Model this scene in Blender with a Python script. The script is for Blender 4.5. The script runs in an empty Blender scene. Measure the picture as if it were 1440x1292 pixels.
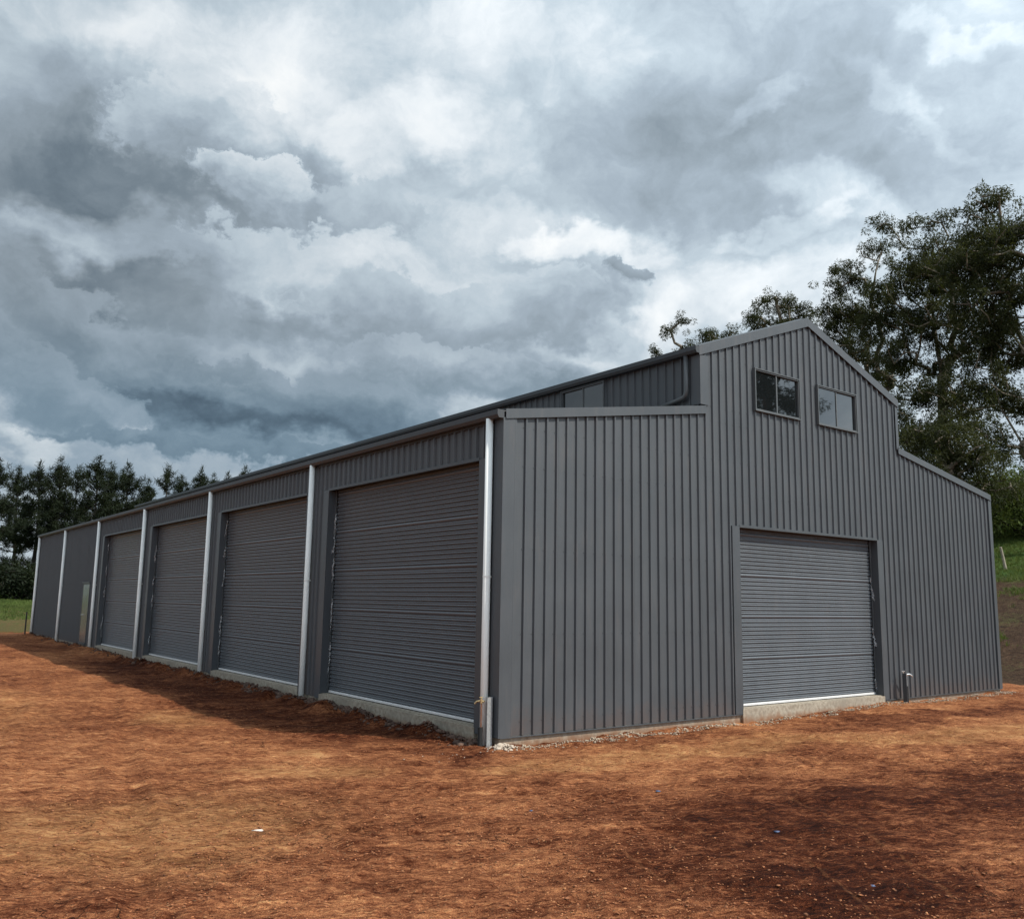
import bpy, math, random
import numpy as np
from mathutils import Matrix, Vector

random.seed(7)
RNG = np.random.default_rng(7)
S = bpy.context.scene
COL = S.collection

# ------------------------------------------------------------------ camera
CAM = np.array([-7.0984, -9.616, 1.8907])
YAW, PITCH, ROLL = 0.6458, 0.1488, 0.0163
fw = Vector((math.sin(YAW) * math.cos(PITCH), math.cos(YAW) * math.cos(PITCH), math.sin(PITCH)))
rt = Vector((math.cos(YAW), -math.sin(YAW), 0))
up = rt.cross(fw)
cr, sr = math.cos(ROLL), math.sin(ROLL)
rt, up = rt * cr + up * sr, up * cr - rt * sr
cd = bpy.data.cameras.new('camera')
cam = bpy.data.objects.new('camera', cd)
COL.objects.link(cam)
m = Matrix((rt, up, -fw)).transposed().to_4x4()
m.translation = Vector(CAM)
cam.matrix_world = m
cd.sensor_width = 36
cd.lens = 36 * 1237.85 / 1440
cd.shift_y = 13.27 / 1440
cd.clip_start = 0.1
cd.clip_end = 3000
S.camera = cam

# ------------------------------------------------------------------ view transform
S.view_settings.view_transform = 'Standard'
S.view_settings.look = 'None'
S.view_settings.exposure = 0.0
S.view_settings.gamma = 1
S.view_settings.use_curve_mapping = False
S.cycles.max_bounces = 6
S.cycles.diffuse_bounces = 2
S.cycles.glossy_bounces = 3
S.cycles.transparent_max_bounces = 12

# ------------------------------------------------------------------ sun
SUN = Vector((0.44, -0.78, 1.0)).normalized()
sl = bpy.data.lights.new('sun', 'SUN')
sl.energy = 4.6
sl.angle = math.radians(0.6)
sl.color = (1.0, 0.93, 0.82)
so = bpy.data.objects.new('sun', sl)
COL.objects.link(so)
so.rotation_euler = SUN.to_track_quat('Z', 'Y').to_euler()
so.location = (0, 0, 60)

# ------------------------------------------------------------------ node helper


class NT:
    def __init__(self, tree):
        self.t = tree
        self.n = tree.nodes
        self.l = tree.links

    def put(self, sock, v):
        if v is None:
            return
        if hasattr(v, 'is_output'):
            self.l.new(v, sock)
        elif isinstance(v, (tuple, list)) and sock.type == 'RGBA' and len(v) == 3:
            sock.default_value = (*v, 1)
        else:
            sock.default_value = v

    def node(self, typ, **kw):
        nd = self.n.new(typ)
        for k, v in kw.items():
            setattr(nd, k, v)
        return nd

    def math(self, op, a, b=None, c=None, clamp=False):
        nd = self.node('ShaderNodeMath', operation=op, use_clamp=clamp)
        for i, v in enumerate((a, b, c)):
            self.put(nd.inputs[i], v)
        return nd.outputs[0]

    def vec(self, op, a, b=None, scale=None):
        nd = self.node('ShaderNodeVectorMath', operation=op)
        self.put(nd.inputs[0], a)
        if b is not None:
            self.put(nd.inputs[1], b)
        if scale is not None:
            self.put(nd.inputs['Scale'], scale)
        return nd.outputs['Value'] if op in ('LENGTH', 'DOT_PRODUCT', 'DISTANCE') else nd.outputs[0]

    def comb(self, x, y, z=0.0):
        nd = self.node('ShaderNodeCombineXYZ')
        for i, v in enumerate((x, y, z)):
            self.put(nd.inputs[i], v)
        return nd.outputs[0]

    def sep(self, v):
        nd = self.node('ShaderNodeSeparateXYZ')
        self.put(nd.inputs[0], v)
        return nd.outputs

    def noise(self, v, scale, detail=4, rough=0.55, dist=0.0, color=False, lac=2.0, dim='3D'):
        nd = self.node('ShaderNodeTexNoise', noise_dimensions=dim)
        self.put(nd.inputs['Vector'], v)
        nd.inputs['Scale'].default_value = scale
        nd.inputs['Detail'].default_value = detail
        nd.inputs['Roughness'].default_value = rough
        nd.inputs['Distortion'].default_value = dist
        nd.inputs['Lacunarity'].default_value = lac
        return nd.outputs['Color' if color else 'Fac']

    def voro(self, v, scale, feature='F1', out='Distance', rnd=1.0):
        nd = self.node('ShaderNodeTexVoronoi', feature=feature)
        self.put(nd.inputs['Vector'], v)
        nd.inputs['Scale'].default_value = scale
        nd.inputs['Randomness'].default_value = rnd
        return nd.outputs[out]

    def rng(self, v, a, b, c=0.0, d=1.0, smooth=True):
        nd = self.node('ShaderNodeMapRange', interpolation_type='SMOOTHSTEP' if smooth else 'LINEAR')
        for i, x in enumerate((v, a, b, c, d)):
            self.put(nd.inputs[i], x)
        return nd.outputs[0]

    def mix(self, f, a, b, blend='MIX'):
        nd = self.node('ShaderNodeMix', data_type='RGBA', blend_type=blend)
        self.put(nd.inputs['Factor'], f)
        self.put(nd.inputs[6], a)
        self.put(nd.inputs[7], b)
        return nd.outputs[2]

    def ramp(self, v, stops):
        nd = self.node('ShaderNodeValToRGB')
        el = nd.color_ramp.elements
        while len(el) < len(stops):
            el.new(0.5)
        for e, (p, c) in zip(el, stops):
            e.position = p
            e.color = (*c, 1)
        self.put(nd.inputs[0], v)
        return nd.outputs[0]

    def bump(self, h, strength=0.5, dist=0.01, normal=None):
        nd = self.node('ShaderNodeBump')
        nd.inputs['Strength'].default_value = strength
        nd.inputs['Distance'].default_value = dist
        self.put(nd.inputs['Height'], h)
        if normal is not None:
            self.put(nd.inputs['Normal'], normal)
        return nd.outputs[0]


def new_mat(name):
    mt = bpy.data.materials.new(name)
    mt.use_nodes = True
    mt.node_tree.nodes.clear()
    g = NT(mt.node_tree)
    out = g.node('ShaderNodeOutputMaterial')
    return mt, g, out


def principled(g, out, base, rough=0.5, metal=0.0, spec=0.5, normal=None, **kw):
    p = g.node('ShaderNodeBsdfPrincipled')
    g.put(p.inputs['Base Color'], base)
    g.put(p.inputs['Roughness'], rough)
    g.put(p.inputs['Metallic'], metal)
    g.put(p.inputs['Specular IOR Level'], spec)
    if normal is not None:
        g.put(p.inputs['Normal'], normal)
    for k, v in kw.items():
        g.put(p.inputs[k], v)
    g.l.new(p.outputs[0], out.inputs['Surface'])
    return p


# ------------------------------------------------------------------ world: sky texture behind a broken deck of cloud
# cloud masses: azimuth and elevation (tens of degrees, azimuth counted from 37 degrees), radii, tilt, brightness change
CLOUD_SOFT = [
    (-2.750, 2.420, 1.157, 0.579, -0.050, -0.260), (-3.090, 1.990, 0.509, 0.208, 0.000, 0.100), (-2.560, 2.040, 0.741, 0.148, 0.150, 0.130),
    (-2.020, 3.170, 0.880, 0.417, 0.400, 0.130), (-3.050, 3.010, 0.694, 0.370, 0.000, 0.040), (-1.500, 2.980, 0.509, 0.324, 0.000, 0.080),
    (-3.160, 2.660, 0.324, 0.278, 0.000, 0.090), (-2.960, 1.740, 1.019, 0.231, -0.150, -0.150), (-1.960, 1.750, 1.204, 0.157, -0.120, -0.100),
    (-0.780, 1.740, 1.204, 0.120, -0.030, -0.100), (0.180, 1.790, 0.741, 0.167, 0.000, -0.070), (-1.300, 2.430, 0.157, 0.278, -0.200, -0.130),
    (-1.180, 2.140, 0.370, 0.139, 0.200, 0.130), (-0.790, 2.010, 1.065, 0.222, 0.000, 0.050), (-0.480, 1.390, 0.880, 0.139, -0.060, -0.130),
    (-0.100, 1.450, 0.556, 0.157, 0.000, -0.100), (-1.840, 1.220, 1.528, 0.287, -0.080, -0.130), (-1.990, 0.980, 1.111, 0.157, -0.050, -0.160),
    (-1.120, 1.090, 0.926, 0.157, -0.050, -0.150), (-2.770, 1.290, 0.926, 0.324, -0.200, -0.100), (-2.460, 1.050, 0.278, 0.093, -0.600, 0.150),
    (-2.930, 0.840, 0.185, 0.093, -0.300, 0.140), (-2.350, 0.950, 0.167, 0.102, -0.200, 0.130), (-2.640, 1.140, 0.324, 0.093, -0.500, 0.080),
    (-2.380, 0.760, 1.944, 0.139, 0.000, -0.070), (-2.630, 0.970, 0.926, 0.278, 0.000, -0.030), (-0.450, 3.460, 0.694, 0.324, 0.200, 0.070),
    (-0.820, 2.850, 0.556, 0.278, 0.400, 0.120), (-0.340, 3.000, 0.509, 0.278, -0.500, 0.090), (0.030, 3.440, 0.324, 0.417, 0.000, 0.040),
    (0.650, 3.460, 0.324, 0.278, 0.000, 0.070), (0.850, 2.810, 0.833, 0.347, 0.000, -0.050), (1.700, 2.770, 0.926, 0.440, -0.200, -0.050),
    (1.320, 2.390, 0.926, 0.185, -0.200, -0.030), (2.030, 3.180, 0.741, 0.417, 0.000, -0.040), (2.910, 3.170, 0.417, 0.074, -0.350, 0.070),
    (2.610, 2.860, 0.602, 0.083, -0.750, 0.060), (2.660, 3.030, 0.741, 0.556, 0.000, -0.050), (2.150, 2.430, 0.509, 0.185, -0.450, 0.120),
    (1.750, 2.290, 0.509, 0.083, 0.100, 0.090), (1.610, 3.010, 0.278, 0.074, 0.400, 0.070), (2.710, 2.540, 0.648, 0.231, -0.100, -0.050),
    (0.360, 2.340, 0.324, 0.130, -0.100, 0.180), (0.020, 2.470, 0.370, 0.167, 0.000, 0.100), (0.770, 2.270, 0.278, 0.130, 0.000, 0.080),
    (1.170, 1.880, 0.509, 0.204, 0.200, 0.070), (1.360, 2.110, 0.463, 0.204, -0.300, 0.040), (0.870, 2.030, 0.231, 0.278, 0.000, 0.100),
    (0.270, 1.950, 0.463, 0.167, -0.000, -0.060), (1.850, 1.920, 0.556, 0.278, 0.000, 0.080), (0.700, 1.720, 0.556, 0.139, 0.300, 0.100),
]

# heaped clouds with a lit top and a grey base: ..., top, base, edge softness
CLOUD_HEAP = [
    (-2.020, 2.650, 0.694, 0.440, 0.100, 0.860, 0.600, 0.350), (-1.760, 2.410, 0.463, 0.241, -0.050, 0.900, 0.620, 0.220), (-0.990, 2.350, 0.440, 0.241, -0.000, 0.760, 0.600, 0.220),
    (-1.160, 2.000, 1.157, 0.278, -0.080, 0.840, 0.670, 0.300), (-0.400, 1.850, 1.204, 0.231, -0.020, 0.760, 0.600, 0.250), (-0.490, 1.480, 0.787, 0.231, -0.150, 0.720, 0.530, 0.220),
    (-1.130, 1.200, 1.111, 0.204, -0.180, 0.600, 0.470, 0.220), (-2.710, 1.500, 0.509, 0.278, -0.500, 0.640, 0.500, 0.300), (0.220, 1.930, 0.370, 0.278, -0.000, 0.800, 0.600, 0.250),
    (0.690, 2.100, 0.204, 0.111, -0.200, 0.580, 0.500, 0.400), (-2.870, 1.130, 0.694, 0.278, -0.300, 0.620, 0.480, 0.250), (-1.900, 0.860, 1.204, 0.093, -0.030, 0.520, 0.430, 0.300),
]

W = bpy.data.worlds.new('World')
S.world = W
W.use_nodes = True
W.cycles.sampling_method = 'NONE'
W.node_tree.nodes.clear()
g = NT(W.node_tree)
wout = g.node('ShaderNodeOutputWorld')
sky = g.node('ShaderNodeTexSky', sky_type='NISHITA')
sky.sun_disc = False
sky.sun_elevation = math.asin(SUN.z)
sky.sun_rotation = math.atan2(SUN.x, SUN.y)
d = g.node('ShaderNodeTexCoord').outputs['Generated']
dx, dy, dz = g.sep(d)[0:3]
ax = g.math('SUBTRACT', g.math('MULTIPLY', dx, math.cos(math.radians(37))), g.math('MULTIPLY', dy, math.sin(math.radians(37))))
ay = g.math('ADD', g.math('MULTIPLY', dx, math.sin(math.radians(37))), g.math('MULTIPLY', dy, math.cos(math.radians(37))))
k10 = math.degrees(1) / 10
az = g.math('MULTIPLY', g.math('ARCTAN2', ax, ay), k10)
el = g.math('MULTIPLY', g.math('ARCSINE', g.math('MINIMUM', g.math('MAXIMUM', dz, -1.0), 1.0)), k10)
# clouds are flattened towards the horizon: noise is read on a deck overhead blended with the direction itself
p = g.comb(az, g.math('MULTIPLY', el, 1.35), g.math('MULTIPLY', dz, 0.6))
p0 = g.comb(az, el, 0.0)
wc = g.vec('SUBTRACT', g.noise(p, 0.9, 5, 0.58, color=True, dim='2D'), (0.5, 0.5, 0.5))
wc2 = g.vec('SUBTRACT', g.noise(p, 3.0, 5, 0.62, color=True, dim='2D'), (0.5, 0.5, 0.5))
warp = g.vec('ADD', g.vec('SCALE', wc, scale=0.75), g.vec('SCALE', wc2, scale=0.26))
pw = g.vec('MULTIPLY', g.vec('ADD', p0, warp), (1, 1, 0))
n_big = g.noise(p, 0.42, 4, 0.55, 0.4, dim='2D')
n_mid = g.noise(g.vec('ADD', p, g.vec('SCALE', wc, scale=0.5)), 1.7, 7, 0.6, 0.3, dim='2D')
n_fin = g.noise(g.vec('ADD', p, g.vec('SCALE', wc2, scale=0.5)), 6.0, 4, 0.62, dim='2D')
L = g.math('ADD', 0.74, g.math('MULTIPLY', g.math('SUBTRACT', n_big, 0.5), 0.22))



def shape(r, vec):
    q = g.vec('SUBTRACT', vec, (r[0], r[1], 0))
    c, s = math.cos(r[4]), math.sin(r[4])
    return g.vec('DOT_PRODUCT', q, (c / r[2], s / r[2], 0)), g.vec('DOT_PRODUCT', q, (-s / r[3], c / r[3], 0))


def sq(a, b):
    return g.math('MULTIPLY_ADD', b, b, g.math('MULTIPLY', a, a))


for r in CLOUD_SOFT:
    L = g.math('ADD', L, g.rng(sq(*shape(r, pw)), 1.7, 0.0, 0.0, r[5]))
L = g.math('ADD', L, g.math('MULTIPLY', g.math('SUBTRACT', n_mid, 0.5), 0.24))
for r in CLOUD_HEAP:
    q = shape(r, g.vec('MULTIPLY', g.vec('ADD', p0, g.vec('ADD', g.vec('SCALE', wc, scale=0.55), g.vec('SCALE', wc2, scale=0.32))), (1, 1, 0)))
    ln = g.math('ADD', g.math('SQRT', sq(*q)), g.math('MULTIPLY', g.math('SUBTRACT', n_fin, 0.5), 0.5))
    qy = q[1]
    # crisp above, fading out below
    soft = g.rng(qy, 0.3, -0.7, r[7] * 0.62, 0.95)
    mk = g.rng(ln, 1.0, g.math('SUBTRACT', 1.0, soft), 0, 1)
    val = g.rng(g.math('ADD', qy, g.math('MULTIPLY', g.math('SUBTRACT', n_mid, 0.5), 1.6)), -0.75, 0.85, r[6], r[5])
    L = g.math('ADD', g.math('MULTIPLY', L, g.math('SUBTRACT', 1.0, g.math('MULTIPLY', mk, 0.75))), g.math('MULTIPLY', g.math('MULTIPLY', mk, 0.75), val))
L = g.math('ADD', L, g.math('MULTIPLY', g.math('SUBTRACT', n_fin, 0.5), 0.06))


def s2l(*c):
    return tuple(((v / 255 + 0.055) / 1.055) ** 2.4 for v in c)


LC = L
cloud = g.ramp(LC, [(0.36, s2l(84, 97, 108)), (0.46, s2l(111, 125, 136)), (0.56, s2l(138, 151, 161)), (0.66, s2l(161, 175, 187)),
                   (0.76, s2l(187, 201, 211)), (0.88, s2l(226, 233, 238)), (1.0, s2l(250, 252, 252))])
# the low part of the deck is seen through more air and goes blue
low = g.math('MULTIPLY', g.rng(el, 1.9, 0.9), g.rng(L, 0.75, 0.5))
cloud = g.mix(g.math('MULTIPLY', low, 0.75), cloud, g.mix(1.0, cloud, (0.82, 1.02, 1.15), 'MULTIPLY'))
# cloud radiance is raised towards the sun, behind the camera, to fill the shaded side
toward = g.math('MAXIMUM', g.math('ADD', g.math('MULTIPLY', g.vec('DOT_PRODUCT', d, tuple(SUN)), 0.5), 0.5), 0.0)
cloud = g.vec('SCALE', cloud, scale=g.math('MULTIPLY_ADD', g.math('POWER', toward, 4.0), 2.2, 0.93))
# below the horizon: plain far land
cloud = g.mix(g.rng(dz, -0.01, -0.05), cloud, (0.10, 0.09, 0.06))
bgn = g.node('ShaderNodeBackground')
bgn.inputs['Strength'].default_value = 0.06
g.l.new(sky.outputs[0], bgn.inputs['Color'])
bgc = g.node('ShaderNodeBackground')
bgc.inputs['Strength'].default_value = 1.0
g.l.new(cloud, bgc.inputs['Color'])
mxs = g.node('ShaderNodeMixShader')
mxs.inputs[0].default_value = 0.95
g.l.new(bgn.outputs[0], mxs.inputs[1])
g.l.new(bgc.outputs[0], mxs.inputs[2])
g.l.new(mxs.outputs[0], wout.inputs['Surface'])


# ------------------------------------------------------------------ mesh helpers


class MB:
    """Collects verts and faces and links them as one mesh object."""

    def __init__(self):
        self.v = []
        self.f = []

    def add(self, verts, faces):
        o = len(self.v)
        self.v.extend(tuple(map(float, p)) for p in verts)
        self.f.extend(tuple(i + o for i in fc) for fc in faces)

    def quad(self, a, b, c, d):
        self.add((a, b, c, d), ((0, 1, 2, 3),))

    def box(self, x0, x1, y0, y1, z0, z1, bev=0.0):
        x0, x1 = min(x0, x1), max(x0, x1)
        y0, y1 = min(y0, y1), max(y0, y1)
        z0, z1 = min(z0, z1), max(z0, z1)
        if bev <= 0:
            vs = [(x, y, z) for z in (z0, z1) for x, y in ((x0, y0), (x1, y0), (x1, y1), (x0, y1))]
            fs = [(3, 2, 1, 0), (4, 5, 6, 7), (0, 1, 5, 4), (1, 2, 6, 5), (2, 3, 7, 6), (3, 0, 4, 7)]
            self.add(vs, fs)
            return
        b = bev
        rings = []
        for z, i in ((z0, b), (z0 + b, 0), (z1 - b, 0), (z1, b)):
            xa, xb, ya, yb = x0 + i, x1 - i, y0 + i, y1 - i
            c = b if i == 0 else b * 0.5
            rings.append([(xa + c, ya, z), (xb - c, ya, z), (xb, ya + c, z), (xb, yb - c, z),
                          (xb - c, yb, z), (xa + c, yb, z), (xa, yb - c, z), (xa, ya + c, z)])
        vs = [p for r in rings for p in r]
        fs = [tuple(reversed(range(8))), tuple(range(24, 32))]
        for k in range(3):
            for i in range(8):
                j = (i + 1) % 8
                fs.append((k * 8 + i, k * 8 + j, k * 8 + 8 + j, k * 8 + 8 + i))
        self.add(vs, fs)

    def tube(self, pts, rad, n=12, caps=True):
        pts = [Vector(p) for p in pts]
        if not hasattr(rad, '__len__'):
            rad = [rad] * len(pts)
        rings = []
        prev = None
        for i, p in enumerate(pts):
            a = pts[max(i - 1, 0)]
            b = pts[min(i + 1, len(pts) - 1)]
            t = (b - a).normalized()
            if prev is None:
                u = t.orthogonal().normalized()
            else:
                u = (prev - t * prev.dot(t)).normalized()
            prev = u
            w = t.cross(u)
            rings.append([p + (u * math.cos(2 * math.pi * k / n) + w * math.sin(2 * math.pi * k / n)) * rad[i] for k in range(n)])
        vs = [q for r in rings for q in r]
        fs = []
        for i in range(len(pts) - 1):
            for k in range(n):
                j = (k + 1) % n
                fs.append((i * n + k, i * n + j, i * n + n + j, i * n + n + k))
        if caps:
            fs.append(tuple(reversed(range(n))))
            e = (len(pts) - 1) * n
            fs.append(tuple(range(e, e + n)))
        self.add(vs, fs)

    def prism(self, poly, axis, a, b):
        """extrude a closed 2-D outline (list of pairs) along an axis from a to b"""
        def P(q, t):
            return {0: (t, q[0], q[1]), 1: (q[0], t, q[1]), 2: (q[0], q[1], t)}[axis]
        n = len(poly)
        vs = [P(q, a) for q in poly] + [P(q, b) for q in poly]
        fs = [tuple(range(n)), tuple(reversed(range(n, 2 * n)))]
        fs += [(i, i + n, (i + 1) % n + n, (i + 1) % n) for i in range(n)]
        self.add(vs, fs)

    def build(self, name, mat, parent=None, smooth=False):
        me = bpy.data.meshes.new(name)
        me.from_pydata(self.v, [], self.f)
        me.materials.append(mat)
        if smooth:
            me.shade_smooth()
        import bmesh
        bm = bmesh.new()
        bm.from_mesh(me)
        bmesh.ops.recalc_face_normals(bm, faces=bm.faces[:])
        bm.to_mesh(me)
        bm.free()
        ob = bpy.data.objects.new(name, me)
        COL.objects.link(ob)
        if parent is not None:
            ob.parent = parent
        return ob


def np_mesh(name, verts, faces, mat, parent=None, smooth=False):
    """verts (n,3), faces (m,k) all with k corners"""
    verts = np.asarray(verts, dtype=np.float32)
    faces = np.asarray(faces, dtype=np.int32)
    me = bpy.data.meshes.new(name)
    k = faces.shape[1]
    me.vertices.add(len(verts))
    me.vertices.foreach_set('co', verts.ravel())
    me.loops.add(faces.size)
    me.loops.foreach_set('vertex_index', faces.ravel())
    me.polygons.add(len(faces))
    me.polygons.foreach_set('loop_start', np.arange(0, faces.size, k, dtype=np.int32))
    me.update(calc_edges=True)
    me.materials.append(mat)
    if smooth:
        me.shade_smooth()
    ob = bpy.data.objects.new(name, me)
    COL.objects.link(ob)
    if parent is not None:
        ob.parent = parent
    return ob


def thing(name, label, cat, loc=(0, 0, 0), rz=0.0, group=None):
    o = bpy.data.objects.new(name, None)
    o.empty_display_size = 0.2
    COL.objects.link(o)
    o.location = loc
    o.rotation_euler = (0, 0, rz)
    o['label'] = label
    o['category'] = cat
    if group:
        o['group'] = group
    return o


def tag(o, label, cat, group=None):
    o['label'] = label
    o['category'] = cat
    if group:
        o['group'] = group
    return o


def copy_tree(o, parent=None):
    c = o.copy()
    COL.objects.link(c)
    if parent is not None:
        c.parent = parent
    for ch in list(o.children):
        copy_tree(ch, c)
    return c


def vnoise(x, y, seed=0):
    """smooth 2-D value noise in [-1,1]"""
    xi = np.floor(x).astype(np.int64)
    yi = np.floor(y).astype(np.int64)
    fx = x - xi
    fy = y - yi
    fx = fx * fx * fx * (fx * (fx * 6 - 15) + 10)
    fy = fy * fy * fy * (fy * (fy * 6 - 15) + 10)

    def h(a, b):
        n = (a * 374761393 + b * 668265263 + seed * 974634757) & 0x7FFFFFFF
        n = ((n ^ (n >> 13)) * 1274126177) & 0x7FFFFFFF
        n = (n ^ (n >> 16)) & 0xFFFF
        return n / 32767.5 - 1.0
    a = h(xi, yi)
    b = h(xi + 1, yi)
    c = h(xi, yi + 1)
    d = h(xi + 1, yi + 1)
    return (a * (1 - fx) + b * fx) * (1 - fy) + (c * (1 - fx) + d * fx) * fy


def fbm(x, y, freq, octv, gain=0.5, seed=0):
    t = 0
    a = 1.0
    for i in range(octv):
        t = t + a * vnoise(x * freq + 17.3 * i, y * freq - 9.1 * i, seed + i)
        freq *= 2.03
        a *= gain
    return t


def sstep(x, a, b):
    t = np.clip((x - a) / (b - a), 0, 1)
    return t * t * (3 - 2 * t)


# ------------------------------------------------------------------ materials
def mat_painted(name, base, rough=0.4, wob=0.25, spec=0.5, dust=0.05, vary=0.12, mud=0.0):
    mt, g, out = new_mat(name)
    tc = g.node('ShaderNodeTexCoord').outputs['Object']
    n1 = g.noise(tc, 1.3, 3, 0.5)
    n2 = g.noise(tc, 45, 3, 0.6)
    n3 = g.noise(g.vec('MULTIPLY', tc, (1, 1, 0.15)), 9, 4, 0.6)
    v = g.math('ADD', g.math('MULTIPLY', n1, 0.5), g.math('ADD', g.math('MULTIPLY', n2, 0.2), g.math('MULTIPLY', n3, 0.3)))
    k = g.rng(v, 0.3, 0.7, 1 - vary, 1 + vary, smooth=False)
    c = g.vec('SCALE', base, scale=k)
    c = g.mix(g.math('MULTIPLY', g.rng(n3, 0.5, 0.8), dust), c, (0.32, 0.2, 0.12))
    zz = g.math('ADD', g.sep(tc)[2], g.math('MULTIPLY', g.math('SUBTRACT', g.noise(tc, 3.5, 4, 0.7), 0.5), 0.9))
    c = g.mix(g.math('MULTIPLY', g.rng(zz, 0.55, 0.0), mud), c, (0.16, 0.075, 0.038))
    r = g.rng(v, 0.3, 0.7, rough - 0.06, rough + 0.08, smooth=False)
    b = g.bump(g.noise(tc, 2.6, 2, 0.45), wob, 0.012)
    principled(g, out, c, r, 0.0, spec, b)
    return mt


def mat_soft(name, base, rough=0.6, scale=20, vary=0.25, metal=0.0, bump=0.2, bdist=0.004):
    mt, g, out = new_mat(name)
    tc = g.node('ShaderNodeTexCoord').outputs['Object']
    n = g.noise(tc, scale, 5, 0.6)
    k = g.rng(n, 0.25, 0.75, 1 - vary, 1 + vary, smooth=False)
    c = g.vec('SCALE', base, scale=k)
    principled(g, out, c, rough, metal, 0.5, g.bump(n, bump, bdist))
    return mt


M = {}
M['wall'] = mat_painted('wall_steel', (0.064, 0.072, 0.081), 0.42, 0.35, mud=0.2)
M['trim'] = mat_painted('trim_steel', (0.062, 0.070, 0.079), 0.4)
M['door'] = mat_painted('roller_door_steel', (0.106, 0.120, 0.136), 0.32, 0.1, 0.42)
M['roof'] = mat_painted('roof_steel', (0.075, 0.08, 0.085), 0.4)
M['gutter'] = mat_painted('gutter_steel', (0.046, 0.053, 0.060), 0.5, 0.2, 0.4, 0.03)
M['pvc'] = mat_painted('white_pvc', (0.87, 0.90, 0.88), 0.6, 0.05, 0.22, 0.10, 0.06)
M['alu'] = mat_painted('grey_aluminium', (0.085, 0.094, 0.10), 0.35, 0.1)
M['dark'] = mat_soft('dark_void', (0.012, 0.012, 0.013), 0.8)
M['rubber'] = mat_soft('black_foam_sleeve', (0.012, 0.013, 0.014), 0.75, 60)
M['galv'] = mat_soft('galvanised_steel', (0.42, 0.44, 0.45), 0.45, 30, 0.2, 0.6, 0.05)
M['rail'] = mat_soft('bare_aluminium_rail', (0.68, 0.69, 0.70), 0.45, 30, 0.1, 0.15, 0.05)
M['copper'] = mat_soft('copper_pipe', (0.33, 0.16, 0.10), 0.4, 30, 0.2, 0.6, 0.05)
M['brass'] = mat_soft('brass_tap', (0.62, 0.47, 0.25), 0.35, 40, 0.2, 0.7, 0.05)
M['chrome'] = mat_soft('chrome_tap', (0.75, 0.75, 0.74), 0.25, 40, 0.1, 0.9, 0.05)
M['picket'] = mat_soft('black_picket_steel', (0.02, 0.02, 0.02), 0.6, 40)
M['timber'] = mat_soft('weathered_timber', (0.3, 0.26, 0.2), 0.85, 14, 0.35)


def mat_concrete():
    mt, g, out = new_mat('slab_concrete')
    tc = g.node('ShaderNodeTexCoord').outputs['Object']
    n1 = g.noise(tc, 1.1, 5, 0.6)
    n2 = g.noise(tc, 16, 5, 0.65)
    n3 = g.noise(g.vec('MULTIPLY', tc, (1, 1, 0.3)), 5, 5, 0.6)
    c = g.mix(g.rng(n2, 0.3, 0.7), (0.24, 0.20, 0.155), (0.40, 0.355, 0.285))
    c = g.mix(g.rng(n1, 0.42, 0.66, 0, 0.7), c, (0.24, 0.21, 0.17))
    z = g.sep(tc)[2]
    soil = g.math('MULTIPLY', g.rng(g.math('ADD', z, g.math('MULTIPLY', n3, 0.2)), 0.21, 0.06), 0.8)
    c = g.mix(soil, c, (0.20, 0.085, 0.035))
    principled(g, out, c, 0.85, 0, 0.3, g.bump(g.math('ADD', n2, g.noise(tc, 70, 3)), 0.5, 0.006))
    return mt


M['concrete'] = mat_concrete()


def mat_glass(name, tint):
    mt, g, out = new_mat(name)
    tc = g.node('ShaderNodeTexCoord').outputs['Object']
    principled(g, out, tint, 0.02, 0, 1.0, g.bump(g.noise(tc, 1.5, 1), 0.02, 0.01), **{'IOR': 1.62})
    return mt


M['glass'] = mat_glass('dark_window_glass', (0.008, 0.01, 0.011))


def mat_film():
    mt, g, out = new_mat('clear_plastic_film')
    tc = g.node('ShaderNodeTexCoord').outputs['Object']
    t = g.node('ShaderNodeBsdfTransparent')
    p = g.node('ShaderNodeBsdfPrincipled')
    p.inputs['Base Color'].default_value = (0.75, 0.77, 0.8, 1)
    p.inputs['Roughness'].default_value = 0.18
    g.put(p.inputs['Normal'], g.bump(g.noise(tc, 40, 3), 0.8, 0.01))
    mx = g.node('ShaderNodeMixShader')
    g.put(mx.inputs[0], g.rng(g.noise(tc, 22, 3), 0.35, 0.7, 0.10, 0.45))
    g.l.new(t.outputs[0], mx.inputs[1])
    g.l.new(p.outputs[0], mx.inputs[2])
    g.l.new(mx.outputs[0], out.inputs['Surface'])
    return mt


M['film'] = mat_film()

# soil patches (x, y, radius_x, radius_y, rotation, softness) in metres on the yard
DAMP_SHADE = [(0.5, -4.6, 2.5, 1.5, -0.35), (-1.2, -5.6, 1.3, 1.5, 0.3), (3.2, -5.6, 2.6, 1.2, -0.4), (-1.0, 9.5, 1.15, 9.5, 0.0), (-0.5, 2.4, 0.6, 2.4, 0.0),  # last two on this row: damp soil, darkened further to paint the wall's shade
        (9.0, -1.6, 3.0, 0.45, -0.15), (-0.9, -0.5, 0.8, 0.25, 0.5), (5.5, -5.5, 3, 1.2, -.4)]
PALE = [(-2.9, -0.3, 0.75, 0.5, -0.6), (-2.75, 4.9, 0.7, 1.2, -0.2), (2.4, -1.75, 3.2, 0.45, -0.12), (-4.9, -1.6, 1.6, 1.4, -0.6),
        (7.0, -2.9, 3.6, 0.6, -0.3), (-6.2, 9.0, 2.0, 5.0, 0.0), (-2.3, 0.85, 0.3, 0.4, 0.0), (-0.4, -1.4, 0.9, 0.35, -0.3)]
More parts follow.
